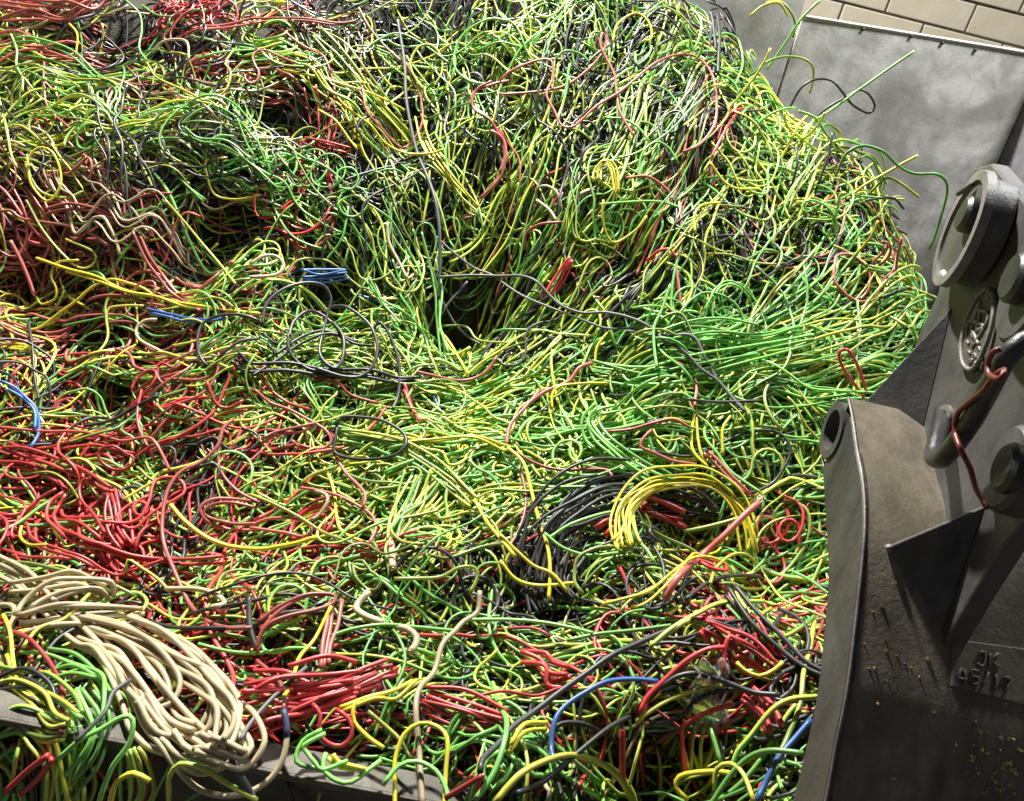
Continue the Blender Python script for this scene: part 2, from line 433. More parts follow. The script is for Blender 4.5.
def drum(name, c, ax, r, length, mat, parent, ch=0.006, n=40):
    ax = ax/np.linalg.norm(ax); u = np.cross(ax, EZ); u /= np.linalg.norm(u); w = np.cross(ax, u)
    prf = [(0, r-ch), (ch, r), (length, r)]
    V, Fc = [], []
    for t, r_ in prf: V += [c+ax*t+r_*(math.cos(k*2*math.pi/n)*u+math.sin(k*2*math.pi/n)*w) for k in range(n)]
    for q_ in range(2):
        for k in range(n): Fc.append((q_*n+k, q_*n+(k+1) % n, (q_+1)*n+(k+1) % n, (q_+1)*n+k))
    Fc += [list(range(n)), list(range(2*n, 3*n))[::-1]]
    o = mesh_obj(name, V, Fc, mat, parent, True); fix_normals(o)
    o.modifiers.new('split', 'EDGE_SPLIT').split_angle = 0.5
    return o
tc0, tc1 = bpl(842, 402, 0), bpl(825, 458, 0)
tcen = (tc0+tc1)/2; trad = float(np.linalg.norm(tc1-tc0))/2
pipe('torque_tube', tcen-EX*0.004, EX, trad*0.70, trad, LXR, M_PLATE, bucket)
tl = loc3(tcen)
# plate closing from tube top to shell
topv = [wor([0.0, tl[1], tl[2]+trad]), wor([LXR, tl[1], tl[2]+trad]), wor(prof[1]+[LXR, 0, 0]), wor(prof[1])]
o = mesh_obj('top_plate', *prism(topv, -EZ, 0.012), M_BODY, bucket); fix_normals(o)
# ears
XE = 0.128
ear_px = [(938,292),(944,240),(957,195),(975,168),(992,163),(1024,200),(1075,300),(1085,420),(1040,500),(1003,545),(975,590),(943,645),
          (930,560),(926,470),(922,430),(903,405),(905,372),(918,335)]
for k, lx in enumerate((XE, 0.62)):
    pts = [bpl(a, c_, XE)+EX*(lx-XE) for a, c_ in ear_px]
    o = mesh_obj('ear_plate', *prism(pts, EX, 0.030), M_PLATE, bucket); fix_normals(o); bevel(o, 0.004)
AXD = np.array([math.cos(math.radians(13)), -math.sin(math.radians(13)), 0])
def eb(px, py, lx, r, length, name, mat, parent=bucket, **kw): return drum(name, bpl(px, py, lx), AXD, r, length, mat, parent, **kw)
pb = eb(961, 229, XE-0.038, 0.086, 0.045, 'boss', M_PLATE)
c0 = bpl(961, 229, XE-0.040)
pipe('boss_rim', c0-AXD*0.004, AXD, 0.079, 0.096, 0.014, M_EDGE, pb)
p1_ = eb(961, 213, XE-0.062, 0.029, 0.028, 'pin', M_PIN, pb)
t_ = [bpl(a, c_, XE-0.045) for a, c_ in ((943,272),(946,276),(951,273),(957,268))]
tube_obj('grease_smear', t_, 0.0045, M_GREASE, pb, step=.004)
t_ = [bpl(a, c_, XE-0.044) for a, c_ in ((958,194),(966,189),(973,184))]
tube_obj('grease_smear', t_, 0.004, M_PIN, pb, step=.004)
pb2 = eb(1021, 290, XE-0.03, 0.075, 0.04, 'boss', M_PLATE)
eb(1009, 276, XE-0.052, 0.036, 0.03, 'pin', M_PIN, pb2)
pb3 = eb(1003, 467, XE-0.025, 0.060, 0.03, 'boss', M_PLATE)
eb(1001, 466, XE-0.042, 0.034, 0.03, 'pin', M_PIN, pb3)
tube_obj('nipple', [bpl(994, 222, XE-.02), bpl(994, 222, XE+.01)], 0.010, M_PIN, bucket, step=.01)
# gussets
def ray_shell(px, py):
    best = None
    for lx in np.linspace(0.01, 0.6, 400):
        l = loc3(bpl(px, py, lx))
        j = np.argmin(np.hypot(proff[:, 1]-l[1], proff[:, 2]-l[2])); dd = math.hypot(proff[j,1]-l[1], proff[j,2]-l[2])
        if best is None or dd < best[0]: best = (dd, lx, proff[j])
    return wor([best[1], best[2][1], best[2][2]])
gA, gB, gC = ray_shell(885, 549), bpl(986, 506, XE), bpl(940, 640, XE)
gn = np.cross(gB-gA, gC-gA); gn /= np.linalg.norm(gn)
if gn[1] < 0: gn = -gn
o = mesh_obj('gusset', *prism([gA, gB, gC], gn, 0.016), M_PLATE, bucket); fix_normals(o); bevel(o, 0.002)
tube_obj('weld_bead', [gA+[0, -.004, .008], gA+[.006, -.006, .0]], 0.005, M_EDGE, bucket, step=.004)
hA, hB, hC, hD = bpl(864, 403, 0.045), bpl(953, 306, XE), bpl(955, 303, XE), bpl(923, 430, XE)
hn = np.cross(hB-hA, hD-hA); hn /= np.linalg.norm(hn)
if hn[1] < 0: hn = -hn
o = mesh_obj('gusset', *prism([hA, hB, hD], hn, 0.014), M_PLATE, bucket); fix_normals(o); bevel(o, 0.002)
# cast oval emblem: raised ring, two strokes groups, crust of letters below
def ebar(parent, px, lx, r): return tube_obj('raised_stroke', [bpl(a, c_, lx) for a, c_ in px], r, M_EDGE, parent, step=.006, sides=6)
ov = [(988,289),(993,297),(993,315),(989,335),(983,352),(976,366),(970,370),(963,364),(961,350),(963,335),(970,312),(979,296),(986,289)]
ovP = [bpl(a, c_, XE-.002) for a, c_ in ov]
em = mesh_obj('emblem', *prism(ovP, -EX, 0.004), M_PLATE, bucket); fix_normals(em)
ebar(em, ov+[ov[0]], XE-.007, .0042)
for s_ in ([(967,328),(973,316),(981,301)], [(981,301),(975,318),(972,330)], [(970,322),(977,318)], [(979,310),(988,313),(986,325),(977,331)],
           [(981,308),(977,331)], [(975,322),(984,327),(976,342)], [(973,331),(979,345)], [(987,293),(990,299)]):
    ebar(em, s_, XE-.007, .0034)
for k in range(11):
    t = k/10; a_ = 963+17*((k*0.37) % 1.0)*(1-.25*t)+2; c_ = 331+33*t
    ebar(em, [(a_, c_), (a_+rng.uniform(1.5, 4), c_+rng.uniform(-3, 3)), (a_+rng.uniform(-1, 3), c_+rng.uniform(2, 5))], XE-.007, .0023)
# bent lifting ring through the ear
ring_pts = [bpl(943,408,XE+.02), bpl(941,424,XE-.015), bpl(936,445,XE-.04), bpl(934,458,XE-.05), bpl(943,458,XE-.06), bpl(956,443,XE-.065),
            bpl(972,420,XE-.07), bpl(986,395,XE-.075), bpl(999,370,XE-.08), bpl(1012,351,XE-.08), bpl(1035,337,XE-.06), bpl(1062,345,XE-.02), bpl(1068,360,XE+.03)]
tube_obj('lifting_ring', ring_pts, 0.0135, M_PIN, bucket, sides=12)
pipe('ring_eye', bpl(941, 420, XE-.006), EX, 0.017, 0.026, 0.012, M_EDGE, bucket)
# number plate with weld-written marks
def shp(px, py, off): return ray_shell2(px, py)+np.array([0, -off*0.6, off*0.8])
def ray_shell2(px, py):
    d = rays(np.array(float(px)), np.array(float(py))); best = None
    for lx in np.linspace(0.02, LXR, 500):
        l = loc3(bpl(px, py, lx)); dd = np.hypot(proff[:,1]-l[1], proff[:,2]-l[2]); j = np.argmin(dd)
        if best is None or dd[j] < best[0]: best = (dd[j], lx, proff[j])
    return wor([best[1], best[2][1], best[2][2]])
cor = [shp(a, c_, .004) for a, c_ in ((951,640),(1060,655),(1060,714),(950,686))]
npn = np.cross(cor[1]-cor[0], cor[3]-cor[0]); npn /= np.linalg.norm(npn)
if npn[1] > 0: npn = -npn
npl = mesh_obj('number_plate', *prism(cor, -npn, 0.012), M_BODY, bucket); fix_normals(npl); bevel(npl, .002)
def on_plate(px, py):
    d = rays(np.array(float(px)), np.array(float(py))); return CAM+d*(((cor[0]-CAM)@npn)/(d@npn))+npn*.002
for s_ in ([(978,653),(984,652),(984,663),(980,666),(977,663)], [(989,653),(989,667)], [(998,653),(990,660),(999,667)],
           [(961,668),(956,677),(966,679)], [(964,670),(964,685)], [(978,671),(971,670),(971,676),(977,677),(977,683),(971,684)],
           [(988,672),(981,687)], [(995,674),(995,690)], [(1002,677),(1010,679),(1004,692)]):
    tube_obj('weld_mark', [on_plate(a, c_) for a, c_ in s_], 0.0018, M_BODY, npl, step=.006, sides=6)
# copper crumbs lying on the shell
M_CRUMB, N, L, b = node_mat('brass_coloured_crumbs', 0.35, 0.4)
L.new(mixrgb(N, L, noise(N, L, 90, 2), (0.25, 0.16, 0.05), (0.70, 0.60, 0.25)), b.inputs['Base Color'])
V, Fc = [], []
for k in range(110):
    a_, c_ = rng.normal(1000, 17), rng.normal(772, 22)
    if k > 85: a_, c_ = rng.uniform(860, 1010), rng.uniform(580, 790)
    P = ray_shell2(min(a_, 1050), min(c_, 830)); r_ = rng.uniform(.0012, .0034); i0 = len(V)
    for dv in ((1,0,0),(-1,0,0),(0,1,0),(0,-1,0),(0,0,1),(0,0,-1)): V.append(P+np.array(dv)*r_*rng.uniform(.5, 1.5))
    Fc += [[i0+x for x in t3] for t3 in ((0,2,4),(2,1,4),(1,3,4),(3,0,4),(2,0,5),(1,2,5),(3,1,5),(0,3,5))]
o = mesh_obj('metal_crumbs', V, Fc, M_CRUMB); tag(o, 'brassy metal crumbs scattered on the lower bucket shell', 'crumbs', kind='stuff')
# red wire hitched round the lifting ring
o = tube_obj('red_wire', [bpl(1001,349,XE-.10), bpl(993,352,XE-.105), bpl(988,362,XE-.10), bpl(989,374,XE-.10), bpl(1000,379,XE-.105), bpl(1004,370,XE-.10),
      bpl(994,376,XE-.10), bpl(984,390,XE-.095), bpl(968,403,XE-.09), bpl(957,415,XE-.085), bpl(955,432,XE-.08), bpl(961,450,XE-.08),
      bpl(970,468,XE-.05), bpl(976,488,XE-.04), bpl(987,508,XE-.035)], 0.0038, MAT['D'], step=.008)
tag(o, 'dark red wire hitched round the lifting ring on the bucket ear', 'wire')
# ------------------------------------------------------------------ wires that can be followed in the photograph
CROP = {'A': (0,0,.2621), 'B': (250,0,.2621), 'C': (500,0,.2621), 'D': (750,0,.2676), 'E': (0,200,.2621), 'F': (250,200,.2621),
        'G': (500,200,.2621), 'H': (0,390,.2621), 'I': (250,390,.2621), 'J': (500,390,.2621), 'K': (0,540,.3258), 'L': (200,591,.2621),
        'M': (430,591,.2621), 'N': (620,591,.2621), 'O': (770,130,.3994), 'Z': (0,0,1.0)}
# crop | kind | strands | lift mm | radius mm | label | points      (a lift of dNNN means: hung free at depth N.NN m)
TR = '''
A|Y|1|45|4.5|yellow wire bent into a tall closed loop at the upper left|105,600 120,700 185,770 235,720 235,650 200,580 150,565 110,600 108,640
A|Y|1|40|4.5|short yellow wire hooked downward near the pink bundle|265,90 295,130 290,210
A|G|2|40|4.5|long green wires snaking down across the upper left slope|55,150 130,150 270,200 370,290 440,330 450,370 430,430 540,490 620,600 700,690 780,760
A|O|1|45|4.5|olive wire swinging in a wide curve below the dark hollow at top|560,240 600,300 700,350 790,390 860,350 880,280 860,240 890,190
A|Y|1|40|4.5|yellow wire waving over pale cables at the left edge|0,500 80,480 160,540 220,560 320,500 430,500
A|K|1|40|4.5|black cable running diagonally across the pale upper left tangle|0,400 120,500 250,600 350,640 440,660
A|W|1|45|4.5|pale wire arching over near the top left|580,200 620,160 680,150 715,165 720,230
A|G|1|40|4.5|green wire dropping in a kinked line at the far upper left|40,130 60,190 60,250 85,300 85,350
A|P|5|45|6|faded red cable in the sagging bundle in the top left corner|0,20 150,40 280,35 350,0
A|P|3|30|6|faded red cable under the sagging bundle in the top left corner|0,70 130,60 230,80 300,50 350,5
A|P|3|40|5|faded red cable curving right of the top dark hollow|640,0 700,70 760,105 850,105 990,70
A|G|1|50|4.5|green wire trailing down out of the dark top hollow|480,0 530,50 540,110 530,180 560,230
A|G|1|45|4.5|pale green wire dipping along the top edge|540,20 600,60 680,60 760,35
A|Y|1|40|4.5|yellow wire bent in a square hook on the upper left slope|870,600 790,610 790,660 820,740 900,760 990,745
A|G|4|40|4.5|bright green wire in the swept bunch on the upper left slope|700,500 760,540 860,560 960,620 1060,720
B|Y|1|50|5|stout yellow wire reaching right above the red hollow|120,265 200,280 260,290 330,310 440,345 520,380 590,420
B|Y|1|50|5|yellow wire curving down past the red hollow|260,270 300,330 370,410 460,480 520,550 600,585 690,585 740,570
B|G|1|50|4.5|green wire drawn as a large open arc at top centre|990,80 920,70 850,100 800,150 780,220 790,270 840,310 900,320
B|G|1|50|4.5|green wire humped over the top centre tangle|440,230 440,190 490,150 560,125 630,150 720,210 760,240
B|W|1|50|4.5|pale straight wire slanting down at top centre|415,30 460,110 520,180 580,235
B|O|1|50|4.5|olive wire tied in an oval loop at top centre|660,340 620,280 610,230 640,175 690,170 730,220 730,280 700,330
B|P|2|50|5.5|faded red cable twisting down left of the upper middle|990,300 920,320 860,345 855,400 910,450 960,520 970,590 940,680 880,760
Z|A|1|60|7|thick grey cable hanging straight down the middle of the upper slope|398,20 405,60 408,100 418,147 431,181 438,205 441,240 440,300
B|Y|1|40|4.5|yellow wire slanting below the red hollow|265,420 330,460 380,530 410,570
B|O|1|45|4.5|olive wire trailing from the left over the green swath|0,540 150,560 190,620 250,720 320,790
B|O|1|45|4.5|olive wire hooked over beside the dark gully|470,655 510,670 540,740 560,800
B|G|1|45|4.5|green wire curled in a small ring under the dark gully|330,700 340,650 390,640 415,680 390,720 340,715
B|R|4|20|4.5|bright red wire lying in the dark hollow at upper left|200,540 290,560 380,578
B|P|2|40|4.5|faded red wire lying level along the top|0,75 200,75 330,90 400,80
B|B|1|40|5|blue wire slanting in at the top edge|150,0 220,40 260,60
B|E|8|40|4.5|yellow green wire in the thick bunch running down to the gully|250,130 330,200 400,280 480,380 560,470 620,540
B|Y|4|40|4.5|yellow wire in the bunch fanning out below the gully|640,440 660,540 710,620 780,700 870,790
C|P|1|70|5|faded red wire thrown in a tall narrow loop at upper centre|0,360 120,350 230,330 310,280 380,210 400,150 385,125 375,170 400,230 430,290 440,370 460,440 510,520
C|P|1|70|5|long faded red wire swinging in a big arch on the upper right slope|0,310 50,270 160,232 205,240 205,300 180,360 210,430 240,490 290,490 370,420 450,370 510,320 600,250 690,220 760,235 810,300 825,400 820,480 770,550 700,580
C|R|2|60|5|red wire arching at the upper right above a red clump|990,425 920,425 870,460 830,540 810,600
C|G|1|80|4.5|green wire rising and falling over near the steel wall|600,210 700,175 780,145 860,120 910,150 925,230 900,320
C|Y|1|70|4.5|yellow wire curled in a round loop near the top|430,160 450,90 520,45 570,80 580,140 550,155
C|K|2|60|7|black flat cable standing upright near the top right|815,50 825,150 820,280
C|K|2|40|6|black cable slanting down through the upper right slope|800,90 780,200 740,360 690,460
C|G|1|50|4.5|green wire bowed over at the upper right middle|400,450 470,455 530,490 570,540
C|G|1|50|4.5|green wire in a narrow upright arch right of upper middle|530,690 540,590 590,540 640,560 680,620
C|Y|3|50|4.5|yellow wire folded in a tight arch in the upper middle|370,690 375,650 400,620 430,640 450,740
C|W|1|50|4.5|pale wire in a small hump in the upper middle|140,760 140,720 180,710 220,740 235,800
C|G|1|45|4.5|green wire lying level in the upper right middle|380,780 500,770 610,770 680,790
C|P|1|45|5|faded red wire bowed under the big red arch|480,680 560,675 620,710 650,740
C|P|1|50|7|stout pinkish red cable end in the upper middle|0,660 20,590 10,530 -30,500
C|Y|1|50|4.5|yellow wire bending right toward the slope's outer edge|800,620 850,690 900,720 990,720
C|G|1|50|4.5|bluish green wire in a low arch at top middle|210,230 250,195 310,210 340,240
C|E|1|60|4.5|yellow green wire pointing up right beside the red arch|700,480 760,430 840,370
D|G|1|d272|5|dark green wire sticking straight out before the steel wall|30,620 180,500 330,400 430,325 530,250 615,190
D|K|1|d275|4.5|black wire looping free before the steel wall|150,400 190,330 240,298 300,300 340,340 380,390 440,420 463,395 440,350 405,335 360,360 290,400 245,440
D|E|1|d285|5|yellow green wire hooked over at the heap's right shoulder|0,285 60,235 130,215 200,225 235,260 230,320 220,350
D|E|1|d238|5|yellow green wire bowing far out to the right before the steel wall|320,660 350,590 380,560 430,545 500,565 560,620 620,645 700,645 735,670 740,710 720,785 690,880 670,930
D|Y|1|d245|5|yellow cut wire end pointing up right before the steel wall|380,730 430,690 500,650 570,610 628,580
D|E|1|d245|5|green wire end drooping before the steel wall|450,720 490,680 520,665 570,690 632,738
D|K|1|d240|4.5|dark wire drooping near the disc on the bucket ear|430,750 490,740 540,740 575,780
D|O|1|d300|5|olive wire arched over the crest by the wall corner|60,10 110,5 150,40 170,90 160,140
D|G|1|d290|5|green wire leaning up past the top of the steel wall|265,0 220,40 175,90 130,160 60,260
D|Y|1|d262|5|yellow wire sloping down along the heap's right edge|130,420 140,470 200,520 270,580
D|E|1|d260|5|green yellow wire sloping down beside the steel wall|180,415 240,440 290,510 350,570
D|Y|1|d298|5|yellow wire arching over the crest at the top|0,60 50,20 110,10 140,60
D|E|1|d255|5|yellow green wire knotted at the heap's right edge|470,780 460,730 490,690 485,660 460,600 430,580
E|P|1|40|5.5|faded red cable waving in from the left edge|0,45 40,40 80,70 170,85 260,100 350,130 410,170
E|P|2|45|6|thick faded red cable arching over the left red patch|170,45 250,30 350,40 450,65 530,100 580,130
E|P|1|60|7|straight red cable end leaning at the left|40,155 75,220 105,290 130,360
E|P|2|45|6|faded red cable plunging down right through the left red patch|525,135 560,220 600,280 660,350 720,390 760,420
E|Y|2|50|5.5|long yellow cable stretched right under the left red patch|140,225 250,260 370,300 480,340 600,375 720,400 860,415 990,430
E|O|1|55|5|dirty wire bent sharply and running down into black cables|545,405 470,405 410,415 398,450 405,520 380,570 310,630 250,660
E|W|1|55|5|cream wire hooked round beside the blue wire at left|600,455 550,460 520,490 530,530 600,570 680,605 760,605 850,590 940,550
E|G|1|45|4.5|green wire sagging under the blue wire at left|730,450 735,475 700,500 640,520 580,520 540,490 510,460 440,440 330,460 240,480
E|B|2|40|5|blue wire lying short and level below the yellow cable|570,425 640,445 730,460 860,455
E|K|1|60|5.5|black cable looping left of the black coil|990,460 930,440 850,440 780,470 755,520 760,600 800,640 850,590 920,540 990,530
E|E|1|55|4.5|yellow green wire cutting diagonally over the dark left hollow|630,0 700,80 780,180 850,260 900,320
E|K|1|50|5|thin black cable dropping straight down at the left|110,460 125,560 135,680 150,760
E|Y|1|50|4.5|yellow wire curled beside the leaning red end|300,230 220,240 195,290 215,340 210,380 160,400 140,370
Z|B|2|40|5|blue wire curving down at the left edge|0,384 10,386 24,397 34,410 37,430 30,450
E|R|1|50|5.5|red wire hooked like a horn below the black coil|790,690 810,740 830,780 870,795 930,765
E|R|1|45|5|red wire hooked small left of the black coil|660,640 620,620 603,640 605,680 640,715
E|R|1|45|5|red wire lying low left of the red horn|550,780 620,790 700,760 790,755
E|G|1|45|4.5|green wire bowed over the dark gap at left|265,735 330,720 380,750 400,800 430,850
E|O|1|45|4.5|dark olive wire in a small hump in the left red patch|430,150 460,120 520,110 555,150
E|O|1|50|4.5|pale olive wire looping down through the left red patch|100,0 160,110 230,200 300,260 350,250 355,200 250,150
F|K|1|105|6|black cable making the left ring of the coil|45,480 60,400 120,345 200,320 270,330 300,380 285,450 270,520 265,580 290,620 330,640 355,590 355,520 320,470 280,450
F|K|1|95|6|black cable making the round middle ring of the coil|150,520 170,460 220,420 270,430 330,480 360,540 350,610 310,640 240,645 180,610 150,560 148,510
F|K|1|95|6|black cable making the right ring of the coil|300,410 360,405 420,440 470,490 490,560 470,630 420,670 350,670 250,640
F|K|2|55|5.5|black cable crossing behind the coil|0,660 100,600 200,530 300,510 400,540 470,550
F|K|3|50|6|black cable running level under the coil|-60,600 0,640 150,640 300,660 450,670 560,690 640,680
F|K|1|60|6|black cable dropping away right of the coil|470,500 490,465 520,490 550,550 575,640 570,740 545,800
F|P|1|60|6|faded red cable end swung up right of the black coil|635,655 700,670 780,690 850,685 910,650 940,600
Z|A|1|70|4.5|thin grey cable strung across the middle toward the bucket|437,237 452,252 473,269 491,276 509,288 526,298 552,309 579,319 605,328 631,328 641,323
Z|A|1|70|5.5|dark grey cable strung long from the gully to the bright swath|439,277 470,276 500,277 521,276 537,281 552,297 563,307 581,314 605,314 631,320 652,331 662,341 683,352 699,368 717,381 731,397 745,412
G|A|1|65|5.5|dark grey cable joining the long strung one at right|480,500 620,520 730,520 780,600 830,690
F|W|1|60|5.5|cream wire folded back on itself left of the blue bunch|0,245 50,215 100,215 130,250 100,285 0,295
F|W|1|55|5|pale stained wire hanging in the middle gully|525,85 530,160 570,240 600,300
F|E|1|50|4.5|green yellow wire running level out of the dark middle pit|720,480 820,480 870,530 990,545
F|G|2|45|4.5|green wire slanting down right of the black coil|450,300 500,390 540,440 570,480
F|G|3|55|4.5|green wire hanging nearly straight in the middle gully|650,120 690,230 710,350 720,480 740,600 750,650
F|Y|2|50|4.5|yellow wire hanging at the foot of the middle gully|720,490 760,560 800,610 830,670
F|B|5|30|4.5|blue wire in the short bunch above the black coil|200,290 270,295 370,275
F|R|1|50|5|red wire bending down left of the black coil|45,620 60,700 140,770 230,800
F|R|1|50|5|red wire running down right beneath the black coil|210,660 270,685 330,690 380,740 490,775
F|A|1|55|4.5|grey wire slanting in the dark middle pit|830,310 760,390 720,450
F|A|1|50|4.5|grey wire sagging into the dark middle pit|730,380 780,470 830,520 880,550
F|R|1|50|7|thick red cable stub poking down below the coil's right|590,700 605,750 620,800
G|Y|1|60|4.5|yellow wire arched square on the right slope|745,125 740,60 770,20 840,10
G|Y|1|55|4.5|yellow wire dipping in a vee on the right slope|395,0 390,60 405,130 440,160 520,110 560,60
G|Y|1|55|4.5|yellow wire leaning like a cane right of the middle pit|360,640 370,560 410,505
G|O|1|55|4.5|olive wire in a loose curl under the strung grey cables|430,740 420,690 440,640 560,530 600,500
G|E|1|55|4.5|yellow wire hooked open under the strung grey cables|700,690 600,700 500,690 470,660 480,620 530,590 580,570
G|G|1|70|5|stout green wire standing up out of the right slope|650,320 620,410 590,480 590,560 600,640
G|P|1|50|7|thick brownish red cable lying right of the middle pit|350,620 300,640 260,690 170,730 80,800
G|Y|1|50|4.5|yellow wire turned in a square corner in the centre|200,800 200,740 230,710 330,700 430,700
G|W|1|55|5|white wire end bending at right of upper middle|140,0 190,40 215,80
G|P|1|55|5|faded pink wire hooked at the right of upper middle|100,190 100,130 150,95 240,85
G|G|9|55|4.5|bright green wire in the combed band beside the bucket|560,560 740,520 850,515 990,530 1150,500
G|G|9|55|4.5|bright green wire in the combed band's lower edge|350,660 560,690 740,660 990,600 1200,540
G|K|1|60|5|black wire waving level above the green swirl|710,760 830,770 990,765
G|R|3|40|6|red cable in the short clump on the right slope|560,250 620,215 660,190
G|R|3|30|5.5|red cable in the steep clump right of the dark pit|190,370 230,300 265,225
G|O|1|65|5|olive wire arched where the grey cables cross|560,500 640,440 690,435 720,480 740,540
Z|P|1|60|6|long faded red cable bending down through the left red tangle|233,419 223,429 218,445 202,461 181,471 168,490 163,516 164,542 173,568 189,602 208,621 228,628 252,628
H|R|2|50|5.5|red cable sweeping in from the left edge|0,220 100,235 200,270 300,310 370,350 430,380
H|R|2|40|5.5|red cable lying under the sweep at the left edge|0,265 100,290 200,330 260,380
H|R|1|55|5|red wire wound in a flat oval loop at left|490,250 430,215 380,230 380,270 430,305 490,300 510,260 470,240
H|R|2|50|5.5|red cable turned in a wide U in the left red tangle|250,405 210,440 195,480 215,530 270,570 370,600 490,630 600,650 730,655 850,650
H|R|1|50|5|red wire bent in a slim arch in the left red tangle|400,545 360,480 310,420 305,365 330,340 380,370 410,390
H|R|5|45|5|bright red wire in the knotted clump in the left red tangle|420,390 440,450 460,530 500,590
H|P|2|45|5|faded red wire folded in a long hairpin right of the red tangle|990,520 880,525 790,500 770,460 810,430 880,425 990,440
Z|Y|1|65|6.5|thick yellow wire sagging across the left red tangle|170,505 183,521 204,537 228,546 259,549 276,547 297,543 316,537
H|Y|1|50|4.5|yellow wire pointing up right in the left red tangle|470,420 550,370 640,325
H|P|1|50|5|dull red wire lying long and level at left|0,140 150,150 300,150 400,170 470,190 560,180 600,210 650,310
H|R|1|50|5|red wire bowed under the leaf of black cable at left|590,55 620,70 700,45 790,25
H|O|1|60|5|olive wire running down toward the beige ropes|50,655 130,665 280,705 420,745 510,785
H|R|2|40|5|red wire slanting up from the left edge|0,490 80,470 150,420 210,375
H|G|1|50|5|green wire slanting up from the left edge|0,540 80,500 160,440 240,395
H|Y|1|45|4.5|yellow wire hooked over above the beige ropes|80,520 75,560 110,590 180,590
H|K|2|50|6|black cable slanting up right at the left middle|330,140 430,120 520,70 600,20
H|O|1|50|4.5|olive wire folded over near the knot of beige ropes|480,700 490,650 540,680 600,720 650,770
H|R|1|50|5|red wire hanging down from the left middle|540,0 525,80 530,140 560,210 590,270
H|P|1|50|5|dull red wire curving down left of the centre|835,200 840,300 900,380 990,430
I|K|1|90|5.5|black cable closed in a flat ring left of centre|330,140 350,105 430,105 510,120 580,165 590,210 550,250 470,265 380,260 320,235 325,180 335,140
I|P|1|60|5|faded red wire doubling back beside the black ring|20,0 80,50 150,75 220,110 290,150 315,190 290,220 200,220 160,190
I|P|2|55|5|faded red wire slanting to the black ring|40,190 100,165 200,150 250,130
I|P|1|60|5.5|faded red cable trailing down from the black ring|320,240 360,310 410,360 440,400 430,450
I|P|1|55|5|faded red wire bowing round below the black ring|190,370 270,380 340,400 410,440 460,480 475,530 450,590
I|O|1|60|5|dirty pale wire running long down left of centre|0,400 80,430 200,490 280,540 380,580 460,620 485,610 470,580
I|W|1|60|5|white wire bent in a short hook left of centre|250,385 290,400 295,430 260,480 230,495
I|P|1|55|5|dull red wire in a long flat loop above the yellow sag|0,520 60,495 150,490 220,510 235,540 200,560 130,545 0,525
I|E|6|55|4.5|yellow green wire in the strand passing through the black ring|330,180 450,190 560,220 640,260 720,310 800,370 860,420
Z|Y|1|65|5.5|yellow wire running straight down right of centre|475,500 487,521 502,540 515,556
J|Y|1|70|5.5|bright yellow wire falling in a straight line left of the black bunch|30,220 90,280 120,390 150,510 180,600 190,700 185,800
I|Y|2|50|4.5|yellow wire lying level right of the black ring|590,185 700,190 850,180 990,230
I|O|1|55|4.5|olive wire curled in a loose coil below the centre|390,660 400,710 450,760 490,750 490,710 460,690 430,650 395,655
I|O|1|55|4.5|olive wire rounding a loop in the centre fan|650,590 580,580 540,540 560,500 640,480 720,460
I|O|1|60|5|olive wire arched wide below the centre|840,780 870,720 860,680 800,680 730,715 640,720 550,720
I|W|1|40|9|pale frayed cable stub standing in the centre fan|540,560 542,620 545,680
I|W|1|50|9|pale cable stub leaning in the centre fan|580,475 600,455 620,440
I|E|7|50|4.5|yellow green wire spread in the centre fan|640,330 610,420 570,500 545,570
I|E|7|50|4.5|yellow green wire spread wide right of the centre fan|740,340 680,430 600,490 550,540
I|O|1|50|5|dark olive wire lying right of the centre fan|690,630 760,640 880,600 960,585
I|R|1|50|6|red cable end dropping below the coil at centre|590,0 620,70 650,120
I|E|1|50|4.5|green wire in a crooked hook above the red bundle|130,620 140,680 70,740 70,800
I|G|1|50|4.5|green wire sagging left of the centre fan|190,610 200,650 260,670 350,650 420,630
J|G|5|65|5|bright green wire in the curling swirl above the yellow coil|450,60 370,70 340,110 360,170 420,220 500,280 590,330 660,355
J|P|1|60|5|faded red wire humped over the green swirl|410,160 500,150 580,125 660,110 720,140
J|P|1|60|5|faded red wire turning back right of the green swirl|580,150 550,180 535,215 590,240 660,270 750,285
J|Y|2|55|4.5|yellow wire hanging right of the green swirl|750,80 740,180 750,250 790,290
J|E|1|55|4.5|yellow green wire running down toward the rusty red bar|800,80 780,170 830,240 880,310 990,390
J|Y|1|55|4.5|yellow wire bowed below the black wave|880,100 850,150 850,250
J|P|2|60|5|faded red wire pointing down to the rusty red bar|790,235 840,290 890,340 950,395
J|P|1|55|6|faded red cable curving left of the green swirl|150,0 100,60 40,130 25,210
J|P|1|60|5|faded red wire lying level left of the yellow coil|60,235 130,275 220,300 330,300 410,305 430,340
J|Y|8|60|4|yellow wire in the coil ringing the dark hole|490,600 478,520 480,460 510,410 580,365 680,345 780,350 860,390 920,460 950,540 960,620
J|Y|2|70|5|yellow wire crossing off the yellow coil's left side|430,580 480,510 510,430 570,380 640,360
J|G|1|60|5|green wire trailing down from the yellow coil|510,480 515,560 560,610 590,660
J|K|16|35|5|black cable in the broad combed bunch left of the yellow coil|520,395 400,410 300,460 220,530 175,640 165,740 200,830
J|K|7|20|5|black cable lying in the hole of the yellow coil|560,420 660,410 760,430 820,470
J|R|3|30|10|broad red flat cable inside the yellow coil|540,440 600,465 690,490
J|R|2|25|9|red flat cable scrap left of the coil's hole|380,540 410,520 440,510
J|O|1|70|5|olive wire in a big open curve under the yellow coil|320,780 290,740 290,700 300,650 360,615 450,605 560,615 720,615
J|G|1|65|5|green wire lying long left of the yellow coil|120,360 200,370 320,370 450,375 510,360
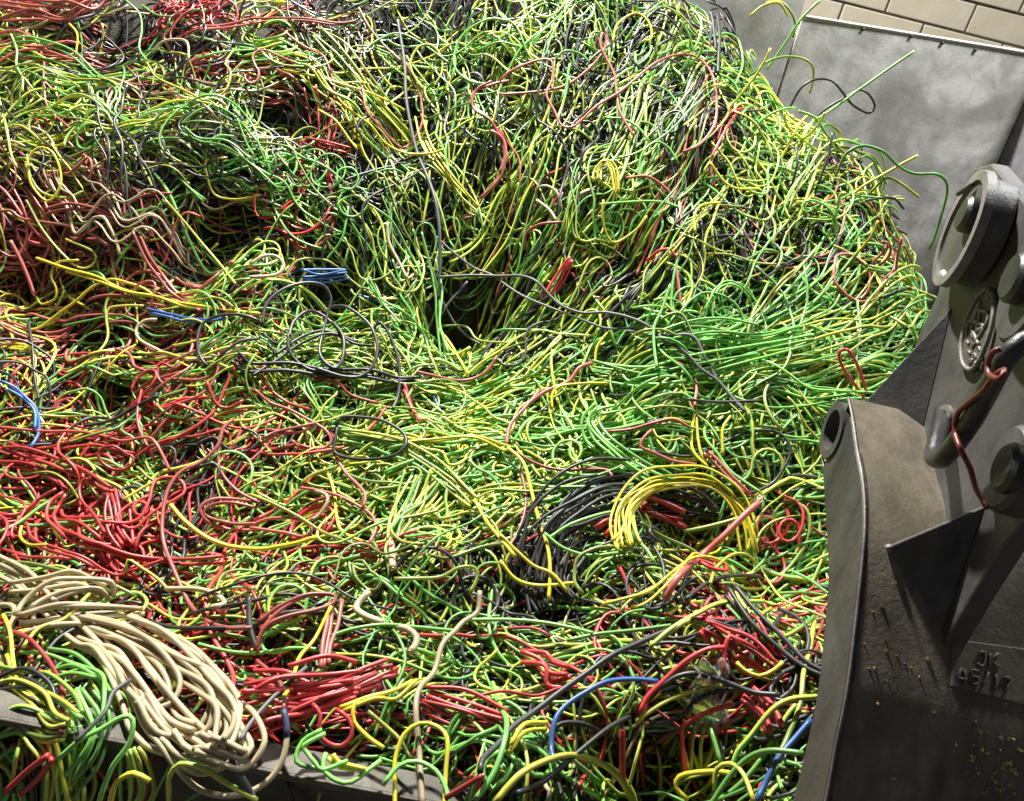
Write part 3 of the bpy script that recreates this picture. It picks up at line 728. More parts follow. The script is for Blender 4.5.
J|Y|1|60|5|yellow wire crossing the foot of the black bunch|0,650 60,720 150,745 280,735
J|Y|1|60|5|yellow wire slanting down over the black bunch|0,550 60,610 130,670 200,700 260,770
J|P|1|55|4.5|thin dull red wire left of the black bunch|80,300 100,420 80,520 30,610
J|K|1|60|5.5|black cable bowing up beneath the rusty red bar|710,800 760,760 830,720 920,705 990,710
J|O|1|55|7|olive cable stub lying across the coil's hole|700,540 780,525 860,505 910,490
J|O|1|65|5|olive wire stretched from the coil's hole down right|540,505 620,555 720,600 790,650
J|G|1|65|4.5|green wire looped thinly over the black bunch|180,560 200,555 270,510 370,475 440,460
J|G|1|65|4.5|bluish green wire trailing over the black bunch|170,545 240,600 340,630 450,620
J|O|1|60|5|olive wire arched at the right of the yellow coil|800,740 820,680 880,630 940,630 980,670
K|W|1|60|5.7|beige rope lying along the top left of the bundle|0,75 80,110 150,130 250,135
K|W|3|65|5.7|beige rope in the knot of the bundle's upper end|30,155 130,155 230,135 265,140 320,160
K|W|3|70|5.7|beige rope arching over the bundle's knot|70,240 100,200 180,165 260,145 320,150 325,180
K|W|3|75|5.7|beige rope tied straight across the bundle|60,255 150,245 250,240 350,235 440,230
K|W|2|70|5.7|beige rope crossing under the tie|70,245 180,215 300,215 370,210
K|W|3|55|5.7|beige rope entering from the left edge|-30,60 60,130 140,200 240,280
K|W|3|65|5.7|beige rope in the long outer bend of the bundle|385,260 470,310 560,370 640,440 700,510 740,570 770,630 750,665 700,660 620,630
K|W|2|75|5.7|beige rope in the short inner bend of the bundle|240,240 340,280 430,320 500,380 530,440 510,490 450,510 420,480
K|W|3|72|5.7|beige rope in the rounded middle bend of the bundle|250,250 350,290 450,340 540,400 620,440 660,500 640,560 590,600 500,600 440,560 420,500 380,450 340,380 300,325
K|W|3|60|5.7|beige rope in the drooping lower bend of the bundle|250,290 300,320 360,350 420,420 460,480 520,560 600,620 680,680 640,690 560,660 500,610
K|W|1|70|5.7|beige rope swinging lowest round the ledge with a dark taped band|200,290 245,320 290,330 340,400 400,480 440,570 490,630 540,700 600,760 680,785 760,775 830,730 870,660 880,580 870,520
K|W|3|70|5.7|beige rope in the right bend of the bundle|380,255 480,310 560,400 620,460 680,520 690,590 660,640 600,630
K|W|2|78|5.7|beige rope lying on the right shoulder of the bundle|400,250 480,300 560,350 650,430 720,500 725,570 700,620
K|W|3|62|5.7|beige rope filling the middle of the bundle|260,270 320,330 380,380 430,430 480,500 530,560 590,580
K|W|1|70|6|beige rope hooked at the left edge below the knot|-10,200 30,200 45,215 40,245 15,290
K|Y|1|75|5|yellow wire hanging down over the ledge at far left|10,230 30,280 40,370 60,440 120,530 170,620 190,720 210,800 215,850
K|G|2|65|5|green wire bowing over beside the beige ropes|70,330 150,335 230,360 300,410 330,470 325,560
K|G|1|80|5.5|bright green wire folded before the ledge|180,670 250,610 310,580 380,540 410,550 400,620 350,690 320,760 300,820
K|G|2|60|5|green wire arched low at the left of the ropes|90,460 150,420 220,400 290,420 320,480
K|R|1|70|5.5|dark red wire draped down over the ledge at left|30,275 90,300 150,370 190,450 195,520 190,590
K|R|2|75|7|stout red cable end lying before the ledge at lower left|45,770 100,720 160,660
K|K|1|70|5.5|black cable slanting down from the beige bundle|240,265 170,310 120,380 70,450
K|A|1|80|5|thin grey wire strung under the beige ropes|230,620 320,530 345,470 400,430
K|K|1|70|5.5|black cable hanging over the ledge at far left|65,460 70,560 45,680 35,780
K|Y|1|80|6|yellow wire bent in an arch at the bottom left|330,840 345,780 360,740 410,715 460,740
K|E|1|85|5.5|green yellow wire arched below the beige ropes|520,840 515,760 520,720 550,685 620,700 700,750 790,800
K|A|1|80|6|grey strap wire hanging down from the beige ropes|690,600 700,620 720,680 760,750 790,810
K|A|1|75|5|grey wire slanting up from the ropes over the red bundle|940,390 905,420 830,490 770,560 740,610
K|O|1|85|5|dirty yellow wire lying across the beige ropes|70,330 120,270 200,240 260,180 275,165
K|W|1|55|6|cream rope end bowed right of the bundle|510,150 600,150 660,165 690,195 650,205
K|Y|1|75|5|yellow wire hooked at the bottom left edge|-20,480 20,450 40,420 20,350
K|P|1|70|5|pinkish wire joined to the lowest beige rope|790,370 850,420 875,470 872,520
K|P|1|65|5|long dull red wire arching above the red bundle|790,350 810,270 870,210 950,170 1010,165
K|P|1|60|5|dull red wire under the arch above the red bundle|820,270 900,230 1010,205
K|E|7|70|5|green yellow wire strewn along the ledge at far left|-40,420 40,470 110,480 180,520 230,560
K|O|6|75|5|olive wire strewn along the ledge at far left|-40,500 30,490 90,520 150,570 200,580
K|K|4|70|5.5|black cable strewn along the ledge at far left|-30,450 50,440 120,470 170,540
K|E|5|60|5|green yellow wire piled before the ledge at lower left|-20,600 60,560 130,600 180,700 170,820
K|E|5|50|5|green yellow wire spilling over the ledge at lower left|60,480 140,540 220,640 250,760 240,840
K|G|4|55|5|green wire spilling under the beige ropes|250,470 300,560 290,650 230,740 200,830
K|E|4|45|5|green yellow wire trailing below the beige ropes|400,640 420,700 430,780 400,850
L|R|7|55|5.5|bright red cable in the upper half of the red bundle|170,430 350,370 500,345 620,315 740,280
L|R|8|45|5.5|bright red cable in the lower half of the red bundle|160,480 300,440 420,420 560,380 680,330
L|R|5|50|5.5|bright red cable crossing within the red bundle|190,330 300,370 430,400 600,360
L|R|1|70|5|red wire hanging in a round loop below the red bundle|430,430 460,470 455,540 490,580 540,590 580,550 570,490 520,450
Z|W|1|75|6|long cream wire hanging down to the bottom edge|480,591 478,612 464,622 455,632 443,645 435,672 421,688 417,709 420,748 421,774 423,806
L|Y|1|80|5|yellow wire bent in a tall arch at the bottom|745,840 745,740 745,640 780,540 840,500 900,510 945,560 940,700 935,840
L|G|2|70|5|green wire curled in a ring before the ledge|490,540 400,580 385,630 430,670 480,690 560,660
L|G|1|75|5|bluish green wire rounded in a U before the ledge|480,620 468,680 520,730 580,735 640,690 690,650
L|Y|2|75|5|yellow wire lying in the green ring before the ledge|500,610 530,660 640,685
L|Y|1|70|5|yellow wire slanting down over the red bundle|500,60 440,180 380,250 360,310 340,370 320,400
L|P|1|70|5.5|dull red wire hooped above the red bundle|210,230 250,140 330,100 440,75 510,50 520,20 480,10 400,15 300,60 220,120
L|P|3|60|5.5|dull red wire dropping into the red bundle|515,40 500,120 480,200 475,290
L|W|1|60|8|thick cream cable stub above the red bundle's right|645,0 600,50 600,75 640,100 700,120
L|W|1|60|8|thick cream cable stub curled right of the red bundle|740,135 790,145 825,175 820,210 800,230
L|G|1|65|5|green wire lying long and level above the red bundle|500,170 600,140 720,125 850,135 990,150
L|Y|2|65|5|yellow wire slanting up at the red bundle's right end|540,440 650,410 740,390 820,340
L|Y|1|70|5|yellow wire crooked below the red bundle's right end|600,420 585,440 585,500 640,560 700,600
L|K|1|60|7|dark cable stub hanging left above the red bundle|190,20 190,120 215,220
L|O|1|70|5|olive wire slanting down toward the ledge|640,460 720,530 760,570 800,640
L|G|1|80|5|dark green wire in a low arch at the bottom|700,740 760,670 830,655 900,690 940,760 950,830
M|K|1|80|7|thick black cable slanting long through the lower right middle|900,150 800,195 700,240 600,310 500,380 400,455 310,520 250,590 200,640 190,690
M|B|1|75|6|blue cable bending over and down in the lower right middle|870,345 780,335 680,345 600,385 520,440 480,500 465,600 475,640
M|R|1|75|6|red cable slanting up in the lower right|1000,260 910,330 850,400 800,440 790,490
M|E|1|85|6|stout yellow green wire rising bent at the bottom middle|235,350 260,430 290,500 280,590 240,700 170,800
M|O|1|90|7|dark green cable arched large at the bottom|250,810 340,710 430,660 540,630 640,650 720,710 780,810
M|K|1|75|6|black cable bowed behind the dark green arch|330,770 430,720 560,610 680,520 760,480
M|R|4|50|6|red cable in the small clump right of the cream wire|350,245 430,270 460,310 530,310
M|G|1|65|5|green wire lying level right of the cream wire|130,110 300,110 430,120 560,145 620,160
M|G|1|65|5|green wire running to the thick black cable's end|520,190 640,165 780,150 920,130
M|R|6|50|5|red wire in the flat bunch at the lower middle|-20,410 130,455 280,500
M|Y|2|70|5|yellow wire rising to the thick black cable|300,600 370,530 440,515
M|R|1|75|6|red cable end pointing up at the bottom middle|60,790 140,740 200,705
M|O|1|75|6|olive wire stub pointing up right above the red tangle|840,210 900,170 990,110
M|R|1|60|8|dark red cable stub standing upright at the lower right|735,530 735,620 735,720
N|R|1|85|6|red cable thrown in a long arc at the lower right|75,470 100,410 170,340 250,270 330,225 400,215
N|K|1|85|6.5|black cable arched over the plastic film|150,370 200,330 270,310 350,325 430,355 510,385 610,395
N|K|1|80|6|black cable ending in a bare copper tip|430,375 350,390 290,420 240,470 170,505 110,505
N|O|1|80|5|olive wire slanting up below the black arch|60,500 150,440 260,390 390,360
N|E|1|85|6|green yellow wire hooked in an open U beside the bucket|575,65 530,90 520,130 550,165 620,165 690,130 740,95
N|Y|1|80|5|yellow wire hanging in a shallow bow over the red scrap|445,270 470,300 530,325 590,300 620,270
N|E|1|80|6|green yellow wire reaching up right at the lower right|115,210 200,140 300,80 400,40 550,40
N|K|3|70|6|black cable in the parallel run toward the bucket edge|420,0 500,100 600,200 700,280 780,330
N|O|1|75|6|olive wire hanging down beside the bucket edge|740,100 725,220 705,320 690,440 640,560 610,620
N|E|1|90|6|green yellow wire bowing left from the bucket edge|750,400 735,402 650,410 580,450 500,550 450,610 430,670
N|G|1|95|6|green wire bowing left near the bottom of the bucket|340,820 420,700 490,630 570,605 700,620
N|B|1|75|6.5|blue wire slanting down beside the bucket|730,490 660,570 600,640 550,740 520,800
N|Y|1|80|6|yellow wire curled at the bottom right of the heap|260,800 215,750 230,710 290,695 380,690 440,700
N|O|1|85|5.5|olive wire arched at the bottom near the bucket|360,760 370,680 420,660 470,700 510,800
N|R|1|75|6|red cable bent in a corner below the plastic film|430,430 340,460 240,510 235,560 240,620 250,690
N|O|6|55|5|green wire hanging in the curtain below the plastic film|290,500 285,580 290,690
N|G|1|75|5.5|green wire stub slanting below the plastic film|345,525 365,590 385,660
N|R|1|80|5.5|red wire standing in a narrow arch above the plastic film|400,310 400,230 420,170 450,200
N|R|4|60|6|red cable slanting down beside the bucket|480,390 550,470 600,530
N|R|5|55|5.5|red wire in the scrap under the shallow yellow bow|320,140 400,190 500,230 600,290
O|R|1|d185|5|red wire bent as a hairpin standing beside the bucket tube|235,670 180,590 175,555 195,550 220,590 240,650
O|P|2|d225|5|red wire poking up at the heap's right edge|285,400 268,340 290,310 300,290 265,285
O|P|1|d225|5|red wire end sticking up by the steel wall|315,390 318,330 330,270
'''
taken = {'E': 0, 'R': 0, 'K': 0, 'W': 0, 'B': 0, 'A': 0}
FAM = {'E': 'E', 'G': 'E', 'Y': 'E', 'O': 'E', 'R': 'R', 'P': 'R', 'K': 'K', 'A': 'A', 'W': 'W', 'B': 'B'}
CAT = {'E': 'wire', 'R': 'wire', 'K': 'cable', 'A': 'cable', 'W': 'cable', 'B': 'wire'}
M_COPPER, N, L, b = node_mat('bare_copper', 0.35, 0.9)
L.new(mixrgb(N, L, noise(N, L, 80, 2), (0.55, 0.24, 0.12), (0.85, 0.50, 0.30)), b.inputs['Base Color'])
M_BAND, N, L, b = node_mat('dark_tape', 0.5)
L.new(mixrgb(N, L, noise(N, L, 80, 2), (0.02, 0.03, 0.07), (0.05, 0.06, 0.12)), b.inputs['Base Color'])
parsed = []
for ln in TR.strip().split('\n'):
    c_, kind, ns, lift, rad, label, pts = ln.split('|')
    ox, oy, sc = CROP[c_]
    pp = np.array([[float(v) for v in p.split(',')] for p in pts.split()])*sc+[ox, oy]
    parsed.append((kind, int(ns), lift, float(rad)/1000*(0.82 if kind != 'W' else 0.95), label, pp))
# cast all free-lying points in one go
allp = np.concatenate([p[5] for p in parsed]); hits, okh = cast(allp[:, 0], allp[:, 1])
cur = 0
def soften(P, k=2):
    for _ in range(k): P[1:-1] = 0.25*P[:-2]+0.5*P[1:-1]+0.25*P[2:]
    return P
for kind, ns, lift, rad, label, pp in parsed:
    seg = slice(cur, cur+len(pp)); cur += len(pp)
    if lift[0] == 'd':
        Y = float(lift[1:])/100
        base = at_y(pp[:, 0], pp[:, 1], Y)
        base = base+np.linspace(0, 1, len(pp))[:, None]*0; lf = 0.0
    else:
        base = hits[seg].copy(); good = okh[seg]
        for i in np.where(~good)[0]:
            j = np.where(good)[0]; j = j[np.argmin(np.abs(j-i))] if len(j) else None
            base[i] = at_y(pp[i:i+1, 0], pp[i:i+1, 1], base[j, 1] if j is not None else 2.8)[0]
        lf = float(lift)/1000*0.8
        # keep neighbouring points from jumping behind a hump: soften the depth along the wire
        dep = (base-CAM)@FWD
        for _ in range(3): dep[1:-1] = 0.25*dep[:-2]+0.5*dep[1:-1]+0.25*dep[2:] if len(dep) > 2 else dep[1:-1]
        d = rays(pp[:, 0], pp[:, 1]); d = d/(d@FWD)[:, None]
        base = CAM+d*(dep-lf)[:, None]
    fam = FAM[kind]
    for s in range(ns):
        p = base.copy()
        if ns > 1:
            tn = np.gradient(p, axis=0); tn /= np.linalg.norm(tn, axis=1, keepdims=True)
            side = np.cross(tn, CAM-p); side /= np.linalg.norm(side, axis=1, keepdims=True)
            w = (s-(ns-1)/2)*rad*(2.05 if kind != 'W' else 3.1)
            p = p+side*(w*(1+0.5*np.sin(np.linspace(0, 4, len(p))+s*1.3)))[:, None]+rng.normal(0, rad*(0.9 if kind != 'W' else 0.55), p.shape)
            p += (CAM-p)/np.linalg.norm(CAM-p, axis=1, keepdims=True)*rng.uniform(-.006, .010)*(1.8 if kind == 'W' else 1)
            ext = int(rng.integers(0, 2))
            if ext and len(p) > 4 and kind != 'W': p = p[rng.integers(0, 2):len(p)-rng.integers(0, 2)]
        P = spline(p, 0.011)
        # small sway and, for lying wires, ends that tuck in
        n = len(P); sw = np.cumsum(rng.normal(0, 1, (n, 3)), 0); k = min(15, n)
        sw = np.stack([np.convolve(sw[:, i]-np.linspace(sw[0, i], sw[-1, i], n), np.ones(k)/k, 'same') for i in range(3)], 1)
        P = P+sw*(0.0010 if kind != 'W' else 0.0003)
        o = tube_obj(KNAME[kind], P, rad, MAT[kind], raw=True, sides=7)
        tag(o, label, CAT[fam], label+' group' if False else (label if ns > 1 else None))
        taken[fam] += 1
        if 'copper tip' in label:
            e = P[-1]-P[-3]; e /= np.linalg.norm(e); tube_obj('copper_tip', [P[-1]-e*.004, P[-1]+e*.012], rad*0.6, M_COPPER, o, step=.004)
        elif lift[0] != 'd' and ns == 1 and (' end ' in label or ' stub ' in label):
            e = P[-1]-P[-3]; e /= np.linalg.norm(e); tube_obj('copper_core', [P[-1]-e*.003, P[-1]+e*.004], rad*0.55, M_COPPER, o, step=.003)
        if 'taped band' in label:
            i = n-int(n*0.06); tube_obj('tape_band', P[i-2:i+3], rad*1.12, M_BAND, o, raw=True)
# the rusty red bar with a frayed pale end
pp = np.array([(985,430),(930,480),(850,560),(760,640),(690,700),(650,760),(635,800)], float)*.2621+[500, 390]
h3, k3 = cast(pp[:, 0], pp[:, 1]); d = rays(pp[:, 0], pp[:, 1]); d /= (d@FWD)[:, None]
P = spline(CAM+d*((h3-CAM)@FWD-np.array([.07,.08,.08,.07,.06,.05,.03]))[:, None], 0.012)
o = tube_obj('red_wire', P, 0.0075, MAT['P'], raw=True, sides=10); tag(o, 'thick rusty red cable leaning up with a frayed pale end', 'cable')
for k in range(7):
    e = (P[0]-P[3]); e /= np.linalg.norm(e)
    tube_obj('frayed_strand', [P[0]-e*.006, P[0]+e*.010+rng.normal(0, .003, 3), P[0]+e*.022+rng.normal(0, .008, 3)], 0.0028, MAT['W'], o, step=.005, sides=5)
taken['R'] += 1
# crumpled clear plastic film
M_FILM, N, L, b = node_mat('clear_plastic_film', 0.2)
b.inputs['Base Color'].default_value = (0.75, 0.75, 0.70, 1); b.inputs['Alpha'].default_value = 0.6; b.inputs['Transmission Weight'].default_value = 0.7; b.inputs['IOR'].default_value = 1.15; b.inputs['Roughness'].default_value = 0.45
L.new(mixrgb(N, L, noise(N, L, 50, 3), (0.72, 0.69, 0.62), (0.92, 0.92, 0.88)), b.inputs['Base Color'])
nx_, ny_ = 14, 20; V = []
u0 = cast(np.array([708.]), np.array([705.]))[0][0]
for i in range(nx_):
    for j in range(ny_):
        px, py = 690+34*i/(nx_-1)+6*math.sin(j*.5), 662+72*j/(ny_-1)+5*math.sin(i*.9)
        dd = rays(np.array(px), np.array(py)); dd = dd/(dd@FWD)
        V.append(CAM+dd*((u0-CAM)@FWD-0.055-0.02*math.sin(i*1.7+j*.8)*math.cos(j*1.1)+0.005*rng.normal()))
Fc = [(i*ny_+j, i*ny_+j+1, (i+1)*ny_+j+1, (i+1)*ny_+j) for i in range(nx_-1) for j in range(ny_-1)]
o = mesh_obj('plastic_film', V, Fc, M_FILM, None, True); o.modifiers.new('thick', 'SOLIDIFY').thickness = 0.0006
tag(o, 'crumpled clear plastic film caught in the red scrap near the bucket', 'film')
# ------------------------------------------------------------------ the rest of the tangle
# px,py | direction in degrees | spread | colour mix | weight
Z = '''40,8|4|12|P6W1|.8
100,62|0|30|E7K3|.8
30,95|-40|22|E7K1|1
115,30|-20|50|K6E1|.3
205,25|-35|40|K5R1E1|.5
250,36|8|20|P4E3|.8
330,40|-30|30|E6P1K2|.8
420,60|-60|30|K3E5|.7
520,60|80|35|E7K3W1|.75
620,35|60|60|E7K2|1
700,60|70|45|E7K2|1
760,90|60|35|E8K1|1
40,150|-35|25|O3W3K2E5|1.1
120,140|-25|25|O3W3K2E5|1.1
200,185|-30|18|E8G3W1|1.2
285,110|-50|40|K6R4|.4
310,150|-10|35|R5K4|.5
345,100|-50|14|E8Y3|1.2
385,165|-60|20|E6K2|1
450,140|-60|35|E6K3P1|.7
500,140|70|30|E7K3P1|.8
580,130|75|20|E8K3|.9
650,130|75|20|E8K3|.9
730,120|70|40|E5P3K1|1
790,170|55|35|E8K1|1
30,225|-18|25|P8K1|1.1
110,225|-18|28|P8K2|1.1
170,270|-25|30|P7K2E1|1
212,225|-20|50|K6|.35
260,180|-45|25|E8G2|1.1
300,230|-65|25|G4E5|1.1
345,205|-60|25|E7K1|1
400,260|-75|20|E6K3|.9
450,300|-80|30|K6E2|.5
475,220|78|20|E7K3|.8
500,305|60|40|K6R2|.5
550,250|60|20|E6P2K2|1
620,230|55|16|E8K3|1
700,220|50|20|E8K3|1
780,235|38|25|E7K2O2|1
850,190|30|35|E8K1|1
880,245|50|45|E6P2Y1|1
30,300|-10|35|E4Y3K2|1
120,300|-12|20|Y4E4P1|1
60,350|10|30|K4E4O2|.9
180,330|0|35|P3E4K3|1
300,335|5|35|E6K2O1|1
325,285|0|30|K5B2E1|.5
375,335|-60|25|E7K1|1
425,365|-45|30|E8|1
520,370|30|30|E8K1|1
600,335|40|18|E5K3G2|1
690,330|35|18|E6G3K1|1
790,290|25|14|E6K3O2|1
860,300|20|20|E6K2O1|1
905,330|18|18|G5E4|1.1
700,375|0|12|G4E6|1.3
850,355|8|9|G6E4|1.4
20,400|-30|40|B1K4E6|.8
65,425|-20|50|E4K3R2|.9
150,400|20|50|R4E4K1|1
230,420|15|40|R3E5Y1O1|1
320,430|15|30|E8O2|1.1
400,430|5|30|E8Y1|1.1
480,400|30|35|E8G1|1.1
560,420|20|35|E8G2|1.1
650,420|-15|30|E7G4|1.1
770,430|0|30|E8G2|1.1
30,470|-15|20|R7E2|1.1
100,500|-30|35|R6E3|1.1
150,480|50|40|R5E3K1|1
205,525|10|50|R5K1E3|1
260,500|-5|35|R4E4O1|1
330,500|-20|40|E8O2|1.1
400,500|65|50|E8O2|1.1
470,480|-40|35|E8Y1|1.1
540,480|10|40|E8G1|1
690,515|10|50|K5R1|.25
580,545|55|12|K9|.5
720,450|0|40|E8G1P1|1.1
790,520|10|45|E8G1|1.1
60,560|-20|40|E5R4|1
150,570|-10|40|R6E3|1
230,575|0|50|R6K2|.9
300,590|10|45|E6R2O1|1.1
380,590|20|55|E8O2|1.1
450,570|30|60|E8O2|1.1
540,600|-70|15|K8E1|.5
640,580|5|45|E7Y3|1.1
720,580|5|45|E7Y3|1.1
790,590|10|50|E6R2|1.1
60,625|-10|30|W2E3R2|.6
230,640|10|40|R4E5|1
330,640|20|50|E6R3|1
420,630|10|30|E8G1|1.1
520,640|5|30|E6P2R1|1.1
480,672|0|25|R5E4|1
590,650|10|35|E7K1|1
680,640|20|50|R4K3W1E1|.9
745,640|20|50|R5K3W1|.9
795,660|-40|40|K4E4R2|.8
60,700|-20|50|E6K2G1|.45
150,730|-40|50|E6K1G2|.25
300,690|6|15|R8|.9
450,705|3|20|R5E3|1
400,745|20|60|G3E6|.8
520,745|20|50|G3E5K2|1
600,705|30|45|K4R3E3|.8
680,735|80|40|R3K5E1|.35
750,735|60|45|E4K4R1|.5
780,765|50|40|E5B1K2|.7
560,790|10|50|E6K2G2|.9
700,790|10|50|E6K2|.8
'''
zs = [l.split('|') for l in Z.strip().split('\n')]
ZP = np.array([[float(v) for v in z[0].split(',')] for z in zs])
ZA = np.radians([float(z[1]) for z in zs]); ZS = np.radians([float(z[2]) for z in zs]); ZW = np.array([float(z[4]) for z in zs])
KINDS = 'EGYORPKAWB'
ZM = np.zeros((len(zs), len(KINDS)))
for i, z in enumerate(zs):
    for k in range(0, len(z[3]), 2): ZM[i, KINDS.index(z[3][k])] += float(z[3][k+1])
ZM /= ZM.sum(1, keepdims=True)
# world direction field over the heap, from the combed directions seen on its surface
st_ = 3
fx, fy = GXX[::st_, ::st_], GYY[::st_, ::st_]
FP = np.stack([fx, fy, H[::st_, ::st_]], -1).reshape(-1, 3)
fpx, fpy, _ = project(FP); fpx = np.clip(fpx, -80, 1000); fpy = np.clip(fpy, -30, 830)
w = np.exp(-((fpx[:, None]-ZP[:, 0])**2+(fpy[:, None]-ZP[:, 1])**2)/(2*32**2))+1e-12
ca = (w*np.cos(2*ZA)).sum(1); sa = (w*np.sin(2*ZA)).sum(1); fa = 0.5*np.arctan2(sa, ca)
nrm = np.stack([-HGX[::st_, ::st_], -HGY[::st_, ::st_], np.ones_like(fx)], -1).reshape(-1, 3)
x0, y0, _ = project(FP)
d2 = rays(x0+6*np.cos(fa), y0-6*np.sin(fa))
den = (d2*nrm).sum(1); den = np.where(np.abs(den) < 60, -60, den)
hit2 = CAM+d2*((nrm*(FP-CAM)).sum(1)/den)[:, None]
dv = hit2-FP; th = np.arctan2(dv[:, 1], dv[:, 0]).reshape(fx.shape)
C2F, S2F = np.cos(2*th), np.sin(2*th)
def fs(A_, x, y):
    i = np.clip(((x-GX0)/(GD*st_)+.5).astype(int), 0, A_.shape[0]-1); j = np.clip(((y-GY0)/(GD*st_)+.5).astype(int), 0, A_.shape[1]-1)
    return A_[i, j]

PITS = []
# ropes, black bunch, coil hole and red bundle lie on top of the tangle
CLEAR = [[(0,556),(85,576),(115,600),(155,612),(215,685),(252,745),(240,768),(175,742),(125,700),(95,655),(55,632),(0,622)],
         [(505,600),(515,540),(560,500),(625,488),(720,492),(735,520),(700,545),(600,545),(585,600),(600,640),(540,640)],
         [(235,720),(238,680),(300,668),(395,658),(398,685),(330,712)]]
pol = np.array(pout); pol = pol[np.argsort(pol[:, 2])]
def bucket_back(lz): return np.interp(lz, pol[:, 2], pol[:, 1])+0.025
for ex_, ey_, ea, eb_ in ((226,228,42,17),(330,290,30,11),(455,318,30,34),(500,300,22,22),(125,30,38,9),(285,108,22,28),(215,58,22,8),(405,120,14,26),(20,283,22,8),(110,392,30,8),(690,748,34,24),(640,765,20,16)):
    PITS.append([(ex_+ea*math.cos(t_), ey_+eb_*math.sin(t_)) for t_ in np.linspace(0, 6.28, 14)[:-1]])
def grow(nseed, N_, ds, lev, curl, amp, bundle, mask=None, wild=0.0):
    """wires that creep over the heap. Returns P (W,N,3), kind index, level"""
    px = rng.uniform(-70, 985, nseed*2); py = rng.uniform(-20, 830, nseed*2)
    ww = np.exp(-((px[:, None]-ZP[:, 0]-rng.normal(0, 14, px.size)[:, None])**2+(py[:, None]-ZP[:, 1]-rng.normal(0, 12, px.size)[:, None])**2)/(2*20**2))+1e-30
    zi = ww.argmax(1)
    keep = rng.random(px.size)*1.2 < ZW[zi]
    # the bare stretch of ledge
    led = (px > 175) & (px < 470) & (py > 728+(px-200)*0.19) & (py < 830)
    keep &= ~(led & (rng.random(px.size) < 0.93))
    px, py, zi = px[keep][:nseed], py[keep][:nseed], zi[keep][:nseed]
    P0, okk = cast(px, py); P0, zi = P0[okk], zi[okk]
    # bundles
    nb = np.where(rng.random(len(P0)) < bundle, rng.integers(3, 9, len(P0)), 1)
    rep = np.repeat(np.arange(len(P0)), nb)
    kk = np.array([rng.choice(len(KINDS), p=ZM[z]) for z in zi])
    n = len(P0)
    if lev[1] < 0: kk = np.where(rng.random(n) < 0.22, KINDS.index('K'), kk)  # extra black wires in the deep layers stand in for shade between wires
    kap_c = curl*np.exp(rng.normal(0, .55, n))*np.clip(ZS[zi]/0.55, .4, 1.35)
    noise_ = rng.normal(0, 1, (n, N_)); kap = np.zeros((n, N_))
    for i in range(1, N_): kap[:, i] = kap[:, i-1]*0.86+noise_[:, i]*0.5
    kap *= kap_c[:, None]
    loop = rng.random(n) < 0.07
    for k in np.where(loop)[0]:
        R_ = rng.uniform(.03, .07); m = int(2*np.pi*R_/ds)+1; s = rng.integers(0, max(1, N_-m)); kap[k, s:s+m] = rng.choice([-1, 1])/R_
    S = ZS[zi]; al = np.where(loop, 0.0, np.clip(2.4/S, 3, 11)); t0 = fs(th, P0[:, 0], P0[:, 1])+rng.normal(0, 1, n)*S+np.where(rng.random(n) < .5, np.pi, 0)
    lv = rng.uniform(lev[0], lev[1], n); a1 = rng.uniform(0, amp, n); f1 = rng.uniform(4, 14, n); p1 = rng.uniform(0, 6.28, n)
    dth = rng.normal(0, 1, n)*S*0.7                      # each wire keeps its own bias to the flow
    x = P0[rep, 0]+rng.normal(0, .011, len(rep)); y = P0[rep, 1]+rng.normal(0, .011, len(rep))
    t = t0[rep]+rng.normal(0, .07, len(rep)); kp = kap[rep]*(1+rng.normal(0, .12, len(rep)))[:, None]+rng.normal(0, .8, len(rep))[:, None]
    bias = dth[rep]; alr = al[rep]; lvr = lv[rep]+rng.normal(0, .007, len(rep)); a1r = a1[rep]*(1+rng.normal(0, .25, len(rep))); f1r = f1[rep]; p1r = p1[rep]
    # back up half the length so that the seed is in the wire's middle
    x -= np.cos(t)*N_*ds*0.35*rng.random(len(rep)); y -= np.sin(t)*N_*ds*0.35*rng.random(len(rep))
    out = np.empty((len(rep), N_, 3))
    for i in range(N_):
        hx, hy = hsamp(HGX, x, y), hsamp(HGY, x, y)
        hx, hy = np.clip(hx, -3, 3), np.clip(hy, -3, 3)
        nl = np.sqrt(1+hx*hx+hy*hy)
        s = i*ds
        off = lvr+a1r*np.sin(f1r*s+p1r)+0.4*a1r*np.sin(2.7*f1r*s+1.7*p1r)
        out[:, i, 0] = x-hx/nl*off; out[:, i, 1] = y-hy/nl*off; out[:, i, 2] = hsamp(H, x, y)+off/nl
        c2, s2 = fs(C2F, x, y), fs(S2F, x, y)
        tt = t-bias
        t = t+(kp[:, i]+alr*0.5*(s2*np.cos(2*tt)-c2*np.sin(2*tt)))*ds
        g_ = np.cos(t)*hx+np.sin(t)*hy
        st2 = ds/np.sqrt(1+g_*g_)
        x = x+np.cos(t)*st2; y = y+np.sin(t)*st2
    x_ok = (out[:, :, 0].max(1) < 1.75) & (out[:, :, 1].max(1) < 3.46) & (out[:, :, 1].min(1) > 0.70) & (out[:, :, 0].min(1) > -2.5)
    # nothing may grow through the bucket
    rel = out-BO; lx = rel@EX; ly = rel@EY; lz = rel@EZ
    inb = (lx > -0.014) & (lz < 0.05) & (ly < bucket_back(lz))
    push = np.where(inb, -0.014-rng.random(len(out))[:, None]*0.03-lx, 0)
    for _ in range(4): push[:, 1:-1] = np.minimum(push[:, 1:-1], 0.25*push[:, :-2]+0.5*push[:, 1:-1]+0.25*push[:, 2:])
    x_ok &= push.min(1) > -0.22
    out = out+push[..., None]*EX
